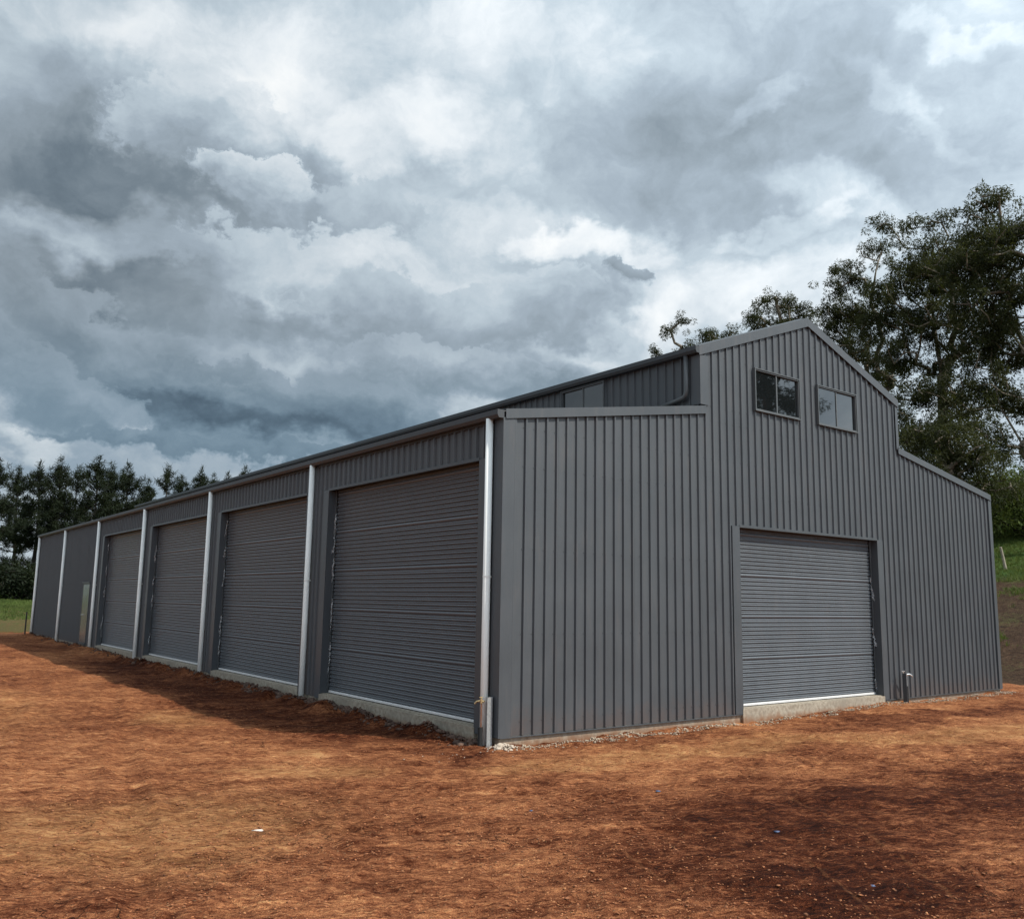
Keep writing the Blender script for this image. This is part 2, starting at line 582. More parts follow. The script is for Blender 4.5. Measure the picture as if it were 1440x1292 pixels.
# faint scraper and wheel lines over the damp corner (x, y, heading)
LINES = [(-1.6, -3.7, -1.55), (-1.05, -4.1, -1.8), (-1.5, -6.0, -2.15), (-0.5, -5.85, -2.24), (-2.25, -4.9, -1.9), (0.4, -4.4, -2.0)]


def soil_nodes(g, pos):
    """returns colour, height for bump"""
    p2 = g.vec('MULTIPLY', pos, (1, 1, 0.6))
    warp = g.vec('SCALE', g.vec('SUBTRACT', g.noise(p2, 0.55, 4, 0.6, color=True), (0.5, 0.5, 0.5)), scale=2.2)
    pw = g.vec('ADD', p2, warp)

    def zone(lst):
        acc = None
        for (cx, cy, rx, ry, a) in lst:
            mp = g.node('ShaderNodeMapping', vector_type='TEXTURE')
            g.put(mp.inputs['Vector'], g.vec('MULTIPLY', pw, (1, 1, 0)))
            mp.inputs['Location'].default_value = (cx, cy, 0)
            mp.inputs['Rotation'].default_value = (0, 0, a)
            mp.inputs['Scale'].default_value = (rx, ry, 1)
            v = g.rng(g.vec('LENGTH', mp.outputs[0]), 1.35, 0.45)
            acc = v if acc is None else g.math('MAXIMUM', acc, v)
        return acc
    damp = zone(DAMP_SHADE)  # damp soil, plus shade put into the colour along the left wall
    pale = zone(PALE)
    # streaks left by the grader blade run across the view
    ms = g.node('ShaderNodeMapping', vector_type='TEXTURE')
    g.put(ms.inputs['Vector'], p2)
    ms.inputs['Rotation'].default_value = (0, 0, -0.5)
    ms.inputs['Scale'].default_value = (2.9, 1, 1)
    st = g.noise(ms.outputs[0], 3.2, 6, 0.62, 0.6)
    st2 = g.noise(ms.outputs[0], 11, 5, 0.65, 0.4)
    big = g.noise(p2, 0.33, 5, 0.6, 0.5)
    mid = g.noise(p2, 3.1, 6, 0.65, 0.3)
    fin = g.noise(ms.outputs[0], 34, 4, 0.65, 0.3)
    grit = g.noise(p2, 75, 3, 0.7)
    v = g.math('ADD', g.math('MULTIPLY', big, 0.55), g.math('ADD', g.math('MULTIPLY', st, 0.45), g.math('MULTIPLY', mid, 0.3)))
    v = g.math('SUBTRACT', g.math('ADD', v, g.math('MULTIPLY', st2, 0.45)), 0.395)
    v = g.math('ADD', v, g.math('MULTIPLY', g.math('SUBTRACT', fin, 0.5), 0.8))
    v = g.math('ADD', v, g.math('MULTIPLY', g.math('SUBTRACT', grit, 0.5), 0.5))
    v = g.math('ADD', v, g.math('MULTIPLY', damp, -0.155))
    v = g.math('ADD', v, g.math('MULTIPLY', pale, 0.07))
    c = g.ramp(v, [(0.12, (0.018, 0.004, 0.002)), (0.30, (0.068, 0.017, 0.006)), (0.45, (0.190, 0.066, 0.029)),
                   (0.61, (0.385, 0.155, 0.066)), (0.84, (0.70, 0.38, 0.17))])
    yel = g.mix(g.rng(mid, 0.35, 0.7), (0.28, 0.135, 0.05), (0.46, 0.27, 0.115))
    c = g.mix(g.math('MULTIPLY', pale, g.rng(fin, 0.35, 0.75, 0.1, 0.75)), c, yel)
    # pale dry crumbs
    cr_ = g.voro(g.vec('ADD', p2, g.vec('SCALE', warp, scale=0.03)), 22, out='Distance')
    cr2 = g.voro(g.vec('ADD', ms.outputs[0], g.vec('SCALE', warp, scale=0.05)), 30, out='Distance')
    crumb = g.math('MULTIPLY', g.rng(cr_, 0.2, 0.08), g.rng(g.noise(p2, 2.2, 4, 0.6), 0.44, 0.66))
    crumb = g.math('MAXIMUM', crumb, g.math('MULTIPLY', g.rng(cr2, 0.2, 0.05), g.rng(g.noise(p2, 1.3, 4, 0.65), 0.46, 0.64)))
    crumb = g.math('MULTIPLY', crumb, g.math('SUBTRACT', 1.0, g.math('MULTIPLY', damp, 0.8)))
    c = g.mix(g.math('MULTIPLY', crumb, 0.6), c, (0.58, 0.35, 0.19))
    # drying cracks
    ck = g.voro(g.vec('ADD', p2, g.vec('SCALE', g.vec('SUBTRACT', g.noise(p2, 6, 3, color=True), (0.5, 0.5, 0.5)), scale=0.25)), 3.2,
                feature='DISTANCE_TO_EDGE')
    crack = g.math('MULTIPLY', g.rng(ck, 0.022, 0.004), g.rng(g.noise(p2, 0.9, 3, 0.6), 0.56, 0.68))
    c = g.mix(g.math('MULTIPLY', crack, 0.75), c, (0.03, 0.011, 0.006))
    xy = g.sep(pw)
    xy0 = g.sep(p2)
    ln = None
    for (lx, ly, la) in LINES:
        c_, s_ = math.cos(la), math.sin(la)
        wv = g.math('MULTIPLY', g.math('SUBTRACT', mid, 0.5), 0.16)
        dd = g.math('ABSOLUTE', g.math('ADD', wv, g.math('MULTIPLY_ADD', xy0[0], -s_, g.math('MULTIPLY_ADD', xy0[1], c_, lx * s_ - ly * c_))))
        al = g.math('ABSOLUTE', g.math('MULTIPLY_ADD', xy0[0], c_, g.math('MULTIPLY_ADD', xy0[1], s_, -lx * c_ - ly * s_)))
        q_ = g.math('MULTIPLY', g.rng(dd, 0.022, 0.006), g.rng(al, 1.1, 0.5))
        ln = q_ if ln is None else g.math('MAXIMUM', ln, q_)
    ln = g.math('MULTIPLY', ln, g.rng(st2, 0.36, 0.56))
    c = g.mix(g.math('MULTIPLY', ln, 0.22), c, (0.34, 0.15, 0.065))
    h = g.math('ADD', g.math('MULTIPLY', fin, 1.0), g.math('MULTIPLY', grit, 0.35))
    h = g.math('ADD', h, g.math('MULTIPLY', st2, 0.6))
    h = g.math('SUBTRACT', h, g.math('MULTIPLY', crack, 0.7))
    h = g.math('ADD', h, g.math('MULTIPLY', crumb, 0.4))
    return c, h, damp


def mat_dirt():
    mt, g, out = new_mat('red_dirt')
    pos = g.node('ShaderNodeNewGeometry').outputs['Position']
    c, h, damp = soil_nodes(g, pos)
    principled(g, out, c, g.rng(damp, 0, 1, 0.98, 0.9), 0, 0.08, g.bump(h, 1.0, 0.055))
    return mt


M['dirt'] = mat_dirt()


def mat_terrain():
    mt, g, out = new_mat('paddock_ground')
    pos = g.node('ShaderNodeNewGeometry').outputs['Position']
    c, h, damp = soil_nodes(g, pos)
    x, y, z = g.sep(pos)[0:3]
    n1 = g.noise(pos, 0.35, 5, 0.6)
    n2 = g.noise(pos, 2.4, 6, 0.7)
    n3 = g.noise(pos, 9, 5, 0.7)
    wob = g.math('MULTIPLY', g.math('SUBTRACT', n2, 0.5), 3.0)
    xw = g.math('ADD', x, wob)
    yw = g.math('ADD', y, g.math('MULTIPLY', wob, 1.4))
    tilled = g.mix(g.rng(g.math('ADD', g.math('MULTIPLY', n2, 0.5), g.math('MULTIPLY', n3, 0.5)), 0.32, 0.68), (0.028, 0.016, 0.010), (0.115, 0.068, 0.042))
    tilled = g.mix(g.rng(n3, 0.60, 0.74), tilled, (0.22, 0.17, 0.12))
    weeds = g.rng(g.math('ADD', g.math('MULTIPLY', n1, 0.45), g.math('MULTIPLY', n3, 0.55)), 0.53, 0.62)
    tilled = g.mix(g.math('MULTIPLY', weeds, 0.55), tilled, (0.085, 0.105, 0.032))
    grass = g.mix(g.rng(g.math('ADD', g.math('MULTIPLY', n1, 0.5), g.math('MULTIPLY', n3, 0.5)), 0.35, 0.65), (0.035, 0.075, 0.016), (0.10, 0.165, 0.038))
    dry = g.mix(g.rng(n3, 0.35, 0.65), (0.09, 0.042, 0.022), (0.19, 0.135, 0.06))
    dry = g.mix(g.rng(n2, 0.42, 0.6), dry, (0.085, 0.105, 0.03))
    c = g.mix(g.rng(xw, 16.9, 17.6), c, tilled)
    left = g.math('MULTIPLY', g.rng(yw, 40.0, 41.2), g.rng(x, 18, 14))
    c = g.mix(left, c, dry)
    c = g.mix(g.rng(yw, 68, 80), c, grass)
    c = g.mix(g.rng(xw, 31.5, 34), c, grass)
    hh = g.math('ADD', h, g.math('MULTIPLY', n3, 2.0))
    principled(g, out, c, 0.95, 0, 0.1, g.bump(hh, 1.0, 0.08))
    return mt


M['terrain'] = mat_terrain()


def mat_leaf(name, c1, c2, c3, scale=0.6, trans=0.25):
    mt, g, out = new_mat(name)
    pos = g.node('ShaderNodeNewGeometry').outputs['Position']
    n = g.noise(pos, scale, 3, 0.6)
    n2 = g.noise(pos, 14, 2, 0.6)
    c = g.mix(g.rng(n, 0.36, 0.64), c1, c2)
    c = g.mix(g.rng(n2, 0.45, 0.75, 0, 0.8), c, c3)
    p = g.node('ShaderNodeBsdfPrincipled')
    g.put(p.inputs['Base Color'], c)
    p.inputs['Roughness'].default_value = 0.7
    p.inputs['Specular IOR Level'].default_value = 0.15
    t = g.node('ShaderNodeBsdfTranslucent')
    g.put(t.inputs['Color'], g.mix(0.4, c, (0.14, 0.16, 0.02)))
    mx = g.node('ShaderNodeMixShader')
    mx.inputs[0].default_value = trans
    g.l.new(p.outputs[0], mx.inputs[1])
    g.l.new(t.outputs[0], mx.inputs[2])
    g.l.new(mx.outputs[0], out.inputs['Surface'])
    return mt


M['gum_leaf'] = mat_leaf('gum_leaf', (0.014, 0.020, 0.008), (0.036, 0.041, 0.015), (0.062, 0.064, 0.030))
M['pine_leaf'] = mat_leaf('pine_needles', (0.007, 0.012, 0.006), (0.013, 0.020, 0.009), (0.022, 0.030, 0.014), 0.5, 0.1)
M['bush_leaf'] = mat_leaf('bush_leaf', (0.05, 0.085, 0.02), (0.105, 0.14, 0.035), (0.12, 0.14, 0.05), 0.8, 0.3)
M['grass_blade'] = mat_leaf('grass_blade', (0.05, 0.085, 0.02), (0.10, 0.15, 0.035), (0.16, 0.15, 0.07), 0.5, 0.3)
M['gum_bark'] = mat_soft('gum_bark', (0.20, 0.17, 0.13), 0.9, 4, 0.45, 0, 0.6, 0.03)
M['pine_bark'] = mat_soft('pine_bark', (0.028, 0.024, 0.02), 0.95, 4, 0.4, 0, 0.6, 0.03)
M['clod'] = mat_soft('dirt_clod', (0.25, 0.095, 0.038), 0.95, 23, 0.95, 0, 0.5, 0.01)
M['dry_clod'] = mat_soft('dry_clod', (0.36, 0.16, 0.065), 0.95, 23, 0.6, 0, 0.5, 0.01)
M['dark_clod'] = mat_soft('damp_rubble', (0.085, 0.05, 0.036), 0.95, 6, 0.7, 0, 0.5, 0.01)
M['crumb'] = mat_soft('concrete_crumbs', (0.34, 0.27, 0.20), 0.95, 8, 0.4, 0, 0.5, 0.01)
M['mortar'] = mat_soft('pale_mortar', (0.43, 0.36, 0.29), 0.95, 14, 0.2, 0, 0.5, 0.01)
M['blue'] = mat_soft('blue_plastic', (0.06, 0.085, 0.16), 0.5, 20, 0.3)
M['white_stone'] = mat_soft('white_stone', (0.6, 0.52, 0.45), 0.8, 20, 0.2)

# ================================================================== terrain
def terr(x, y):
    r = sstep(x, 15.3, 30) * 0.0
    t = np.clip(x - 16.8, 0, None)
    r = r + np.where(t < 3, 0.22 * t * t / 6, 0.22 * (t - 1.5))
    r = np.where(x > 50, 0.22 * 31.7 + 0.10 * (x - 50), r)
    u = np.clip(y - 47, 0, None)
    r = r + 0.03 * np.clip(u, 0, 75) + 0.008 * np.clip(u - 75, 0, None)
    r = r + 0.25 * fbm(x, y, 0.05, 3, 0.5, 3) * sstep(np.hypot(x - 5, y - 15), 38, 70)
    return r


def yard_detail(x, y):
    h = 0.035 * fbm(x, y, 0.35, 3, 0.5, 11)
    ca, sa = math.cos(-0.5), math.sin(-0.5)
    xs, ys = x * ca + y * sa, -x * sa + y * ca
    h = h + 0.018 * fbm(xs * 0.35, ys, 2.4, 4, 0.6, 21)
    h = h + 0.012 * fbm(x, y, 6.5, 4, 0.6, 31) + 0.006 * fbm(x, y, 17, 3, 0.7, 35)
    # wheel ruts from trucks turning past the front
    for (x0, y0, a, amp) in ((3.2, -3.5, -0.93, 0.02), (4.9, -3.1, -0.93, 0.02), (0.4, -4.4, -0.8, 0.016), (-4.2, 2.0, 1.35, 0.02), (-5.7, 2.0, 1.35, 0.02)):
        d = (x - x0) * -math.sin(a) + (y - y0) * math.cos(a) + 0.15 * vnoise(x * 0.5, y * 0.5, 5)
        h = h - amp * np.exp(-(d / 0.13) ** 2) + amp * 0.7 * np.exp(-((np.abs(d) - 0.22) / 0.07) ** 2)
    # spoil heaped against the slab
    side = np.exp(-((x + 0.28) / 0.26) ** 2) * sstep(y, 0.3, 1.2) * (1 - sstep(y, 34.8, 36))
    h = h + side * (0.075 + 0.08 * fbm(x, y, 2.6, 4, 0.65, 41))
    front = np.exp(-((y + 0.2) / 0.2) ** 2) * sstep(x, 0.2, 1.0) * (1 - sstep(x, 14, 15))
    h = h + front * (-0.03 + 0.035 * fbm(x, y, 3.0, 3, 0.6, 43))
    h = h + 0.05 * sstep(x, 2.5, 8.5) * (1 - sstep(x, 14.5, 17)) * sstep(-y, -1, 0) * np.exp(-(np.clip(-y, 0, None) / 1.6) ** 2)
    inside = sstep(x, -0.05, 0.3) * (1 - sstep(x, 13.9, 14.2)) * sstep(y, -0.05, 0.3) * (1 - sstep(y, 35, 35.4))
    return h * (1 - inside) - 0.1 * inside


def yard_edge(x, y):
    """1 where the worked yard sheet dives under the terrain sheet"""
    r = np.hypot(x - CAM[0], y - CAM[1])
    a = np.degrees(np.arctan2(x - CAM[0], y - CAM[1]))
    e = np.maximum(sstep(x, 16.6, 18), sstep(y, 39.2, 41))
    e = np.maximum(e, sstep(r, 56, 64))
    return np.maximum(e, np.maximum(sstep(a, 108, 114), sstep(-a, 38, 44)))


def make_ground():
    xs = np.concatenate([np.linspace(-420, -62, 50), np.linspace(-60, 70, 180), np.linspace(73, 520, 60)])
    ys = np.concatenate([np.linspace(-320, -42, 40), np.linspace(-40, 130, 220), np.linspace(135, 620, 60)])
    X, Y = np.meshgrid(xs, ys)
    r = np.hypot(X - CAM[0], Y - CAM[1])
    Z = terr(X, Y) - 0.12 * (1 - yard_edge(X, Y)) * sstep(r, 0, 1)
    inside = (X > -0.6) & (X < 14.7) & (Y > -0.6) & (Y < 36)
    Z = np.where(inside, Z - 0.2, Z)
    nx = len(xs)
    i, j = np.meshgrid(np.arange(nx - 1), np.arange(len(ys) - 1))
    a = (j * nx + i).ravel()
    F = np.stack([a, a + 1, a + nx + 1, a + nx], 1)
    o = np_mesh('paddock', np.stack([X, Y, Z], -1).reshape(-1, 3), F, M['terrain'], None, True)
    o['kind'] = 'structure'
    # worked yard: finer and finer towards the foreground
    na, nr = 820, 470
    A = np.radians(np.linspace(-42, 112, na))
    R = 2.4 * (64 / 2.4) ** np.linspace(0, 1, nr)
    AA, RR = np.meshgrid(A, R)
    X = CAM[0] + RR * np.sin(AA)
    Y = CAM[1] + RR * np.cos(AA)
    e = yard_edge(X, Y)
    Z = terr(X, Y) + yard_detail(X, Y) * (1 - e) - 0.12 * e
    i, j = np.meshgrid(np.arange(na - 1), np.arange(nr - 1))
    a = (j * na + i).ravel()
    F = np.stack([a, a + na, a + na + 1, a + 1], 1)
    keep = (e.ravel()[F].min(axis=1) < 0.98)
    xc, yc = X.ravel()[a], Y.ravel()[a]
    keep &= ~((xc > 0.6) & (xc < 13.6) & (yc > 0.6) & (yc < 34.6))
    o = np_mesh('dirt_yard', np.stack([X, Y, Z], -1).reshape(-1, 3), F[keep], M['dirt'], None, True)
    o['kind'] = 'structure'


make_ground()

# ================================================================== the shed
LW, CW = 4.0751, 6.1156
XC0, XC1 = LW, LW + CW
XM = LW + CW / 2
XR = 14.12
LEN = 35.42
HE, HS, HC, HA = 4.50, 5.155, 6.195, 7.31
ZB = 0.12
SLAB = 0.20
P0, PS = 0.217, 5.8252

shed = thing('machinery_shed', 'long dark grey corrugated steel shed with raised centre roof and roller doors', 'shed')


def roof_z(x):
    if x <= XC0:
        return HE + (HS - HE) * x / LW
    if x <= XM:
        return HC + (HA - HC) * (x - XC0) / (XM - XC0)
    if x <= XC1:
        return HA - (HA - HC) * (x - XM) / (XC1 - XM)
    return HS - (HS - HE) * (x - XC1) / (XR - XC1)


RIB = [(0.0, 0.0), (0.138, 0.0), (0.151, 0.029), (0.176, 0.029), (0.19, 0.0)]


def ribbed_sheets(u0, u1, phase, place, zlow, ztop, openings, name, mat, per=4, stops=()):
    """ribbed cladding from u0 to u1, one object per 0.76 m sheet. place(u, d, z) gives the point d proud of the wall.
    openings: (ua, ub, za, zb)"""
    prof = []
    k = math.floor((u0 - phase) / 0.19) - 1
    while phase + k * 0.19 < u1 + 0.2:
        for du, d in RIB[:-1]:
            prof.append((phase + k * 0.19 + du, d))
        k += 1

    def depth(u):
        for (a, da), (b, db) in zip(prof, prof[1:]):
            if a <= u <= b:
                return da + (db - da) * (u - a) / (b - a)
        return 0.0
    br = set([round(p[0], 5) for p in prof if u0 < p[0] < u1] + [u0, u1])
    for (a, b, za, zb) in openings:
        for q in (a, b):
            if u0 < q < u1:
                br.add(q)
    for s in stops:
        if u0 < s < u1:
            br.add(s)
    br = sorted(br)
    sheets = {}
    for a, b in zip(br, br[1:]):
        if b - a < 1e-4:
            continue
        mid = (a + b) / 2
        key = math.floor((mid - phase + 0.02) / (0.19 * per))
        cuts = [(zlow, None)]
        segs = [(zlow, None)]
        for (oa, ob, za, zb) in openings:
            if oa < mid < ob:
                ns = []
                for (s0, s1) in segs:
                    if za > s0 + 1e-3:
                        ns.append((s0, za))
                    ns.append((zb, s1))
                segs = ns
        mb = sheets.setdefault(key, MB())
        lap = 0.0012 if key % 2 else 0.0
        for s0, s1 in segs:
            ta = s1 if s1 is not None else ztop(a)
            tb = s1 if s1 is not None else ztop(b)
            if min(ta, tb) - s0 < 0.01:
                continue
            da, db = depth(a) + lap, depth(b) + lap
            mb.quad(place(a, da, s0), place(b, db, s0), place(b, db, tb), place(a, da, ta))
    for key in sorted(sheets):
        if sheets[key].f:
            sheets[key].build(name, mat, shed)


gable_xy = lambda u, d, z: (u, -d, z)
left_xy = lambda u, d, z: (-d, u, z)

# openings
GD = (4.98, 9.225, SLAB, 3.20)                    # gable roller door
DW = [(0.53 + PS * i, 5.39 + PS * i) for i in range(4)]   # side roller doors
DZ = 3.865
PA = (24.5, 25.57)                                # personnel door
WIN = [(5.47, 6.80, 5.285, 6.065), (7.36, 8.68, 5.285, 6.065)]

PH = 0.3767 - 0.1635
gable_open = [(GD[0], GD[1], -1, GD[3])] + [(a + 0.02, b - 0.02, c + 0.02, d - 0.02) for a, b, c, d in WIN]
ribbed_sheets(0.02, XR - 0.02, PH, gable_xy, ZB, lambda u: roof_z(u) - 0.05, gable_open, 'wall_sheet', M['wall'], stops=(XC0, XM, XC1, XC0 + .001, XC1 - .001))
side_open = [(a, b, -1, DZ) for a, b in DW] + [(PA[0], PA[1], -1, 2.29)]
ribbed_sheets(0.02, LEN - 0.02, 0.10, left_xy, ZB, lambda u: HE - 0.06, side_open, 'wall_sheet', M['wall'])
# clerestory wall above the left lean-to roof
cl_xy = lambda u, d, z: (XC0 - d, u, z)
CWIN = (2.30, 3.56, 5.24, 6.05)
ribbed_sheets(0.02, LEN - 0.02, 0.05, cl_xy, HS - 0.03, lambda u: HC - 0.05, [(CWIN[0] + .02, CWIN[1] - .02, CWIN[2] + .02, CWIN[3] - .02)], 'wall_sheet', M['wall'])


def plain_wall(name, quads, mat):
    mb = MB()
    for q in quads:
        mb.quad(*q)
    return mb.build(name, mat, shed)


# far gable, right wall and right clerestory close the building
zf = LEN - 0.005
far = [(0, HE), (XC0, HS), (XC0, HC), (XM, HA), (XC1, HC), (XC1, HS), (XR, HE)]
mb = MB()
for (a, za), (b, zb) in zip(far, far[1:]):
    if b > a:
        mb.quad((a, zf, ZB), (b, zf, ZB), (b, zf, zb - .04), (a, zf, za - .04))
mb.build('rear_wall', M['wall'], shed)
plain_wall('right_wall', [((XR, 0.02, ZB), (XR, LEN - .02, ZB), (XR, LEN - .02, HE - .05), (XR, 0.02, HE - .05))], M['wall'])
plain_wall('right_upper_wall', [((XC1, 0.02, HS - .05), (XC1, LEN - .02, HS - .05), (XC1, LEN - .02, HC - .05), (XC1, .02, HC - .05))], M['wall'])


def roof_plane(xa, za, xb, zb):
    mb = MB()
    n = int(LEN / 0.19)
    L = math.hypot(xb - xa, zb - za)
    nx, nz = -(zb - za) / L, (xb - xa) / L
    if nz < 0:
        nx, nz = -nx, -nz
    prof = []
    for k in range(n):
        for du, d in RIB[:-1]:
            prof.append((0.01 + k * 0.19 + du, d))
    for (a, da), (b, db) in zip(prof, prof[1:]):
        mb.quad((xa + nx * da, a, za + nz * da), (xa + nx * db, b, za + nz * db), (xb + nx * db, b, zb + nz * db), (xb + nx * da, a, zb + nz * da))
    return mb.build('roof_sheeting', M['roof'], shed)


roof_plane(-0.06, HE - 0.02, XC0 - .04, HS - 0.01)
roof_plane(XC0 - 0.06, HC - 0.03, XM, HA - 0.012)
roof_plane(XC1 + 0.06, HC - 0.03, XM, HA - 0.012)
roof_plane(XR + 0.06, HE - 0.02, XC1 + .04, HS - 0.01)


def capping(pts, h=0.135, y0=-0.046, wid=0.14):
    """folded barge capping along the gable edge between points (x, z)"""
    for (xa, za), (xb, zb) in zip(pts, pts[1:]):
        mb = MB()
        t = 0.02
        for (f0, f1, ya, yb) in ((0, 0, y0, y0 + 0.004), ):
            mb.add([(xa, y0, za), (xb, y0, zb), (xb, y0, zb - h), (xa, y0, za - h),
                    (xa, y0 + .012, za), (xb, y0 + .012, zb), (xb, y0 + .012, zb - h), (xa, y0 + .012, za - h)],
                   [(0, 1, 2, 3), (7, 6, 5, 4), (0, 4, 5, 1), (2, 6, 7, 3), (1, 5, 6, 2), (0, 3, 7, 4)])
        # top return over the sheets
        mb.add([(xa, y0 + .001, za + .003), (xb, y0 + .001, zb + .003), (xb, wid, zb + .024), (xa, wid, za + .024),
                (xa, y0 + .001, za - .006), (xb, y0 + .001, zb - .006), (xb, wid, zb + .016), (xa, wid, za + .016)],
               [(0, 1, 2, 3), (7, 6, 5, 4), (0, 4, 5, 1), (2, 6, 7, 3), (1, 5, 6, 2), (0, 3, 7, 4)])
        # small drip fold along the lower edge
        mb.add([(xa, y0 - .006, za - h - .004), (xb, y0 - .006, zb - h - .004), (xb, y0 - .006, zb - h + .010), (xa, y0 - .006, za - h + .010),
                (xa, y0 - .001, za - h - .004), (xb, y0 - .001, zb - h - .004), (xb, y0 - .001, zb - h + .010), (xa, y0 - .001, za - h + .010)],
               [(0, 1, 2, 3), (7, 6, 5, 4), (0, 4, 5, 1), (2, 6, 7, 3), (1, 5, 6, 2), (0, 3, 7, 4)])
        mb.build('barge_capping', M['trim'], shed)


capping([(0.0, HE + .015), (XC0 + 0.09, HS + .022)], 0.13)
capping([(XC0 - 0.06, HC + .0), (XM, HA + .02)], 0.165)
capping([(XM + .002, HA + .02), (XC1 + 0.06, HC + .0)], 0.165)
capping([(XC1 - 0.012, HS + .022), (XR + 0.02, HE + .015)], 0.13)
mb = MB()
mb.add([(XM - .17, -.03, HA - .035), (XM, -.03, HA + .032), (XM + .17, -.03, HA - .035), (XM - .17, LEN, HA - .035), (XM, LEN, HA + .032), (XM + .17, LEN, HA - .035)],
       [(0, 1, 4, 3), (1, 2, 5, 4)])
mb.build('ridge_capping', M['trim'], shed)


def corner(x, y0, sx, sy, z0, z1, w=0.15, skew=0.0):
    """folded corner flashing, legs w wide along the two walls"""
    mb = MB()
    o = 0.034
    # leg on the gable
    mb.box(x - sx * o, x + sx * w, y0 - o, y0 - o + 0.004, z0, z1)
    mb.box(x - sx * o, x - sx * (o - 0.004), y0 - o + .005, y0 + w, z0, z1)
    mb.box(x + sx * w + sx * .001, x + sx * (w + .004), y0 - o, y0 - .001, z0, z1)
    return mb.build('corner_flashing', M['trim'], shed)


corner(0, 0, 1, 1, ZB - .012, HE - .1, 0.17)
corner(XR, 0, -1, 1, ZB - .012, HE - .1, 0.10)
corner(XC0, 0, 1, 1, HS + .04, HC - .15, 0.17)
mb = MB()
mb.box(XC1 - .06, XC1 + .034, -.034, -.03, HS - .02, HC - .12)
mb.box(XC1 + .030, XC1 + .034, -.029, .10, HS - .02, HC - .12)
mb.build('corner_flashing', M['trim'], shed)
mb = MB()
mb.box(-.034, -.03, LEN - .16, LEN + .03, ZB, HE - .12)
mb.box(-.034, .15, LEN + .026, LEN + .03, ZB, HE - .12)
mb.build('corner_flashing', M['trim'], shed)


# gutters: folded quad profile, open top
def gutter(x, z, w, h, y0, y1, name='gutter'):
    mb = MB()
    out = [(x, z), (x, z + h * 1.12), (x + .006, z + h * 1.12), (x + .006, z + .006), (x + w * .8, z + .006), (x + w, z + h * .55), (x + w, z + h * .95), (x + w - .006, z + h * .95)]
    o = [(x + w, z + h * .98), (x + w - .022, z + h * .98), (x + w - .022, z + h * .93), (x + w - .008, z + h * .9), (x + w - .008, z + h * .42), (x + w * .72 + 0, z + .008), (x + .008, z + .008),
         (x + .008, z + h * 1.1), (x, z + h * 1.1), (x, z), (x + w * .75, z), (x + w, z + h * .38)]
    if w < 0:
        o = [(2 * x - a if False else a, b) for a, b in o]
    mb.prism(o, 1, y0, y1)
    # stop end
    mb.prism([(x, z), (x + w * .75, z), (x + w, z + h * .38), (x + w, z + h * .95), (x, z + h * 1.05)], 1, y0 - .004, y0 - .001)
    return mb.build(name, M['gutter'], shed)


def gutter_left(x, z, w, h, y0, y1):
    """gutter hanging on the -x side of x"""
    mb = MB()
    t = .007
    o = [(x - w, z + h), (x - w + .02, z + h), (x - w + .02, z + h - .012), (x - w + t, z + h - .012), (x - w + t, z + h * .42), (x - w * .75, z + t),
         (x - t, z + t), (x - t, z + h * .97), (x, z + h * .97), (x, z), (x - w * .78, z), (x - w, z + h * .38)]
    mb.prism(o, 1, y0, y1)
    mb.prism([(x, z), (x - w * .78, z), (x - w, z + h * .38), (x - w, z + h), (x, z + h * .97)], 1, y0 - .005, y0 - .0005)
    return mb.build('gutter', M['gutter'], shed)


gutter_left(-0.032, HE - .118, 0.115, 0.115, -0.04, LEN + .04)
gutter_left(XC0 - 0.032, HC - .13, 0.115, 0.115, -0.04, LEN + .04)
mb = MB()
mb.box(-.03, -.001, 0.0, LEN, HE - .15, HE - .055)
mb.build('fascia', M['gutter'], shed)

# slab: edge stands back under the cladding, sills come forward in the openings
mb = MB()
mb.box(0.005, XR - .005, 0.005, LEN - .01, -0.35, SLAB)
mb.box(GD[0] - .02, GD[1] + .02, -0.045, 0.004, -0.35, SLAB - .012)
for a, b in DW:
    mb.box(-0.045, 0.004, a - .02, b + .02, -0.35, SLAB - .012)
mb.build('concrete_slab', M['concrete'], shed)
mb = MB()
mb.box(0.03, XR - .03, 0.022, 0.026, ZB - .018, ZB - .004)
mb.box(0.0, XR, -.036, -.002, ZB - .020, ZB - .006)
mb.build('base_flashing', M['trim'], shed)


# ---- roller doors. Built in local axes: u along the opening from its right end (seen from outside), d = depth inside
def door_profile(z0, z1, pitch=0.070, band=10):
    """list of (z, depth) for the curtain, from the bottom up; every tenth rib is flattened where two panels are seamed"""
    pts = []
    n = int((z1 - z0) / pitch) + 1
    for k in range(n):
        zb = z0 + k * pitch
        flat = k > 0 and (k % band) == 0
        if flat:
            pts += [(zb, 0.024, k), (zb + pitch * .22, 0.024, k), (zb + pitch * .25, 0.007, k), (zb + pitch * .92, 0.0, k), (zb + pitch * .97, 0.016, k)]
        else:
            pts += [(zb + pitch * .00, 0.024, k), (zb + pitch * .20, 0.024, k), (zb + pitch * .22, 0.000, k), (zb + pitch * .29, -0.004, k),
                    (zb + pitch * .54, 0.002, k), (zb + pitch * .57, 0.011, k), (zb + pitch * .66, 0.011, k), (zb + pitch * .68, 0.001, k), (zb + pitch * .96, 0.013, k)]
    return [p for p in pts if p[0] <= z1 + 1e-6]


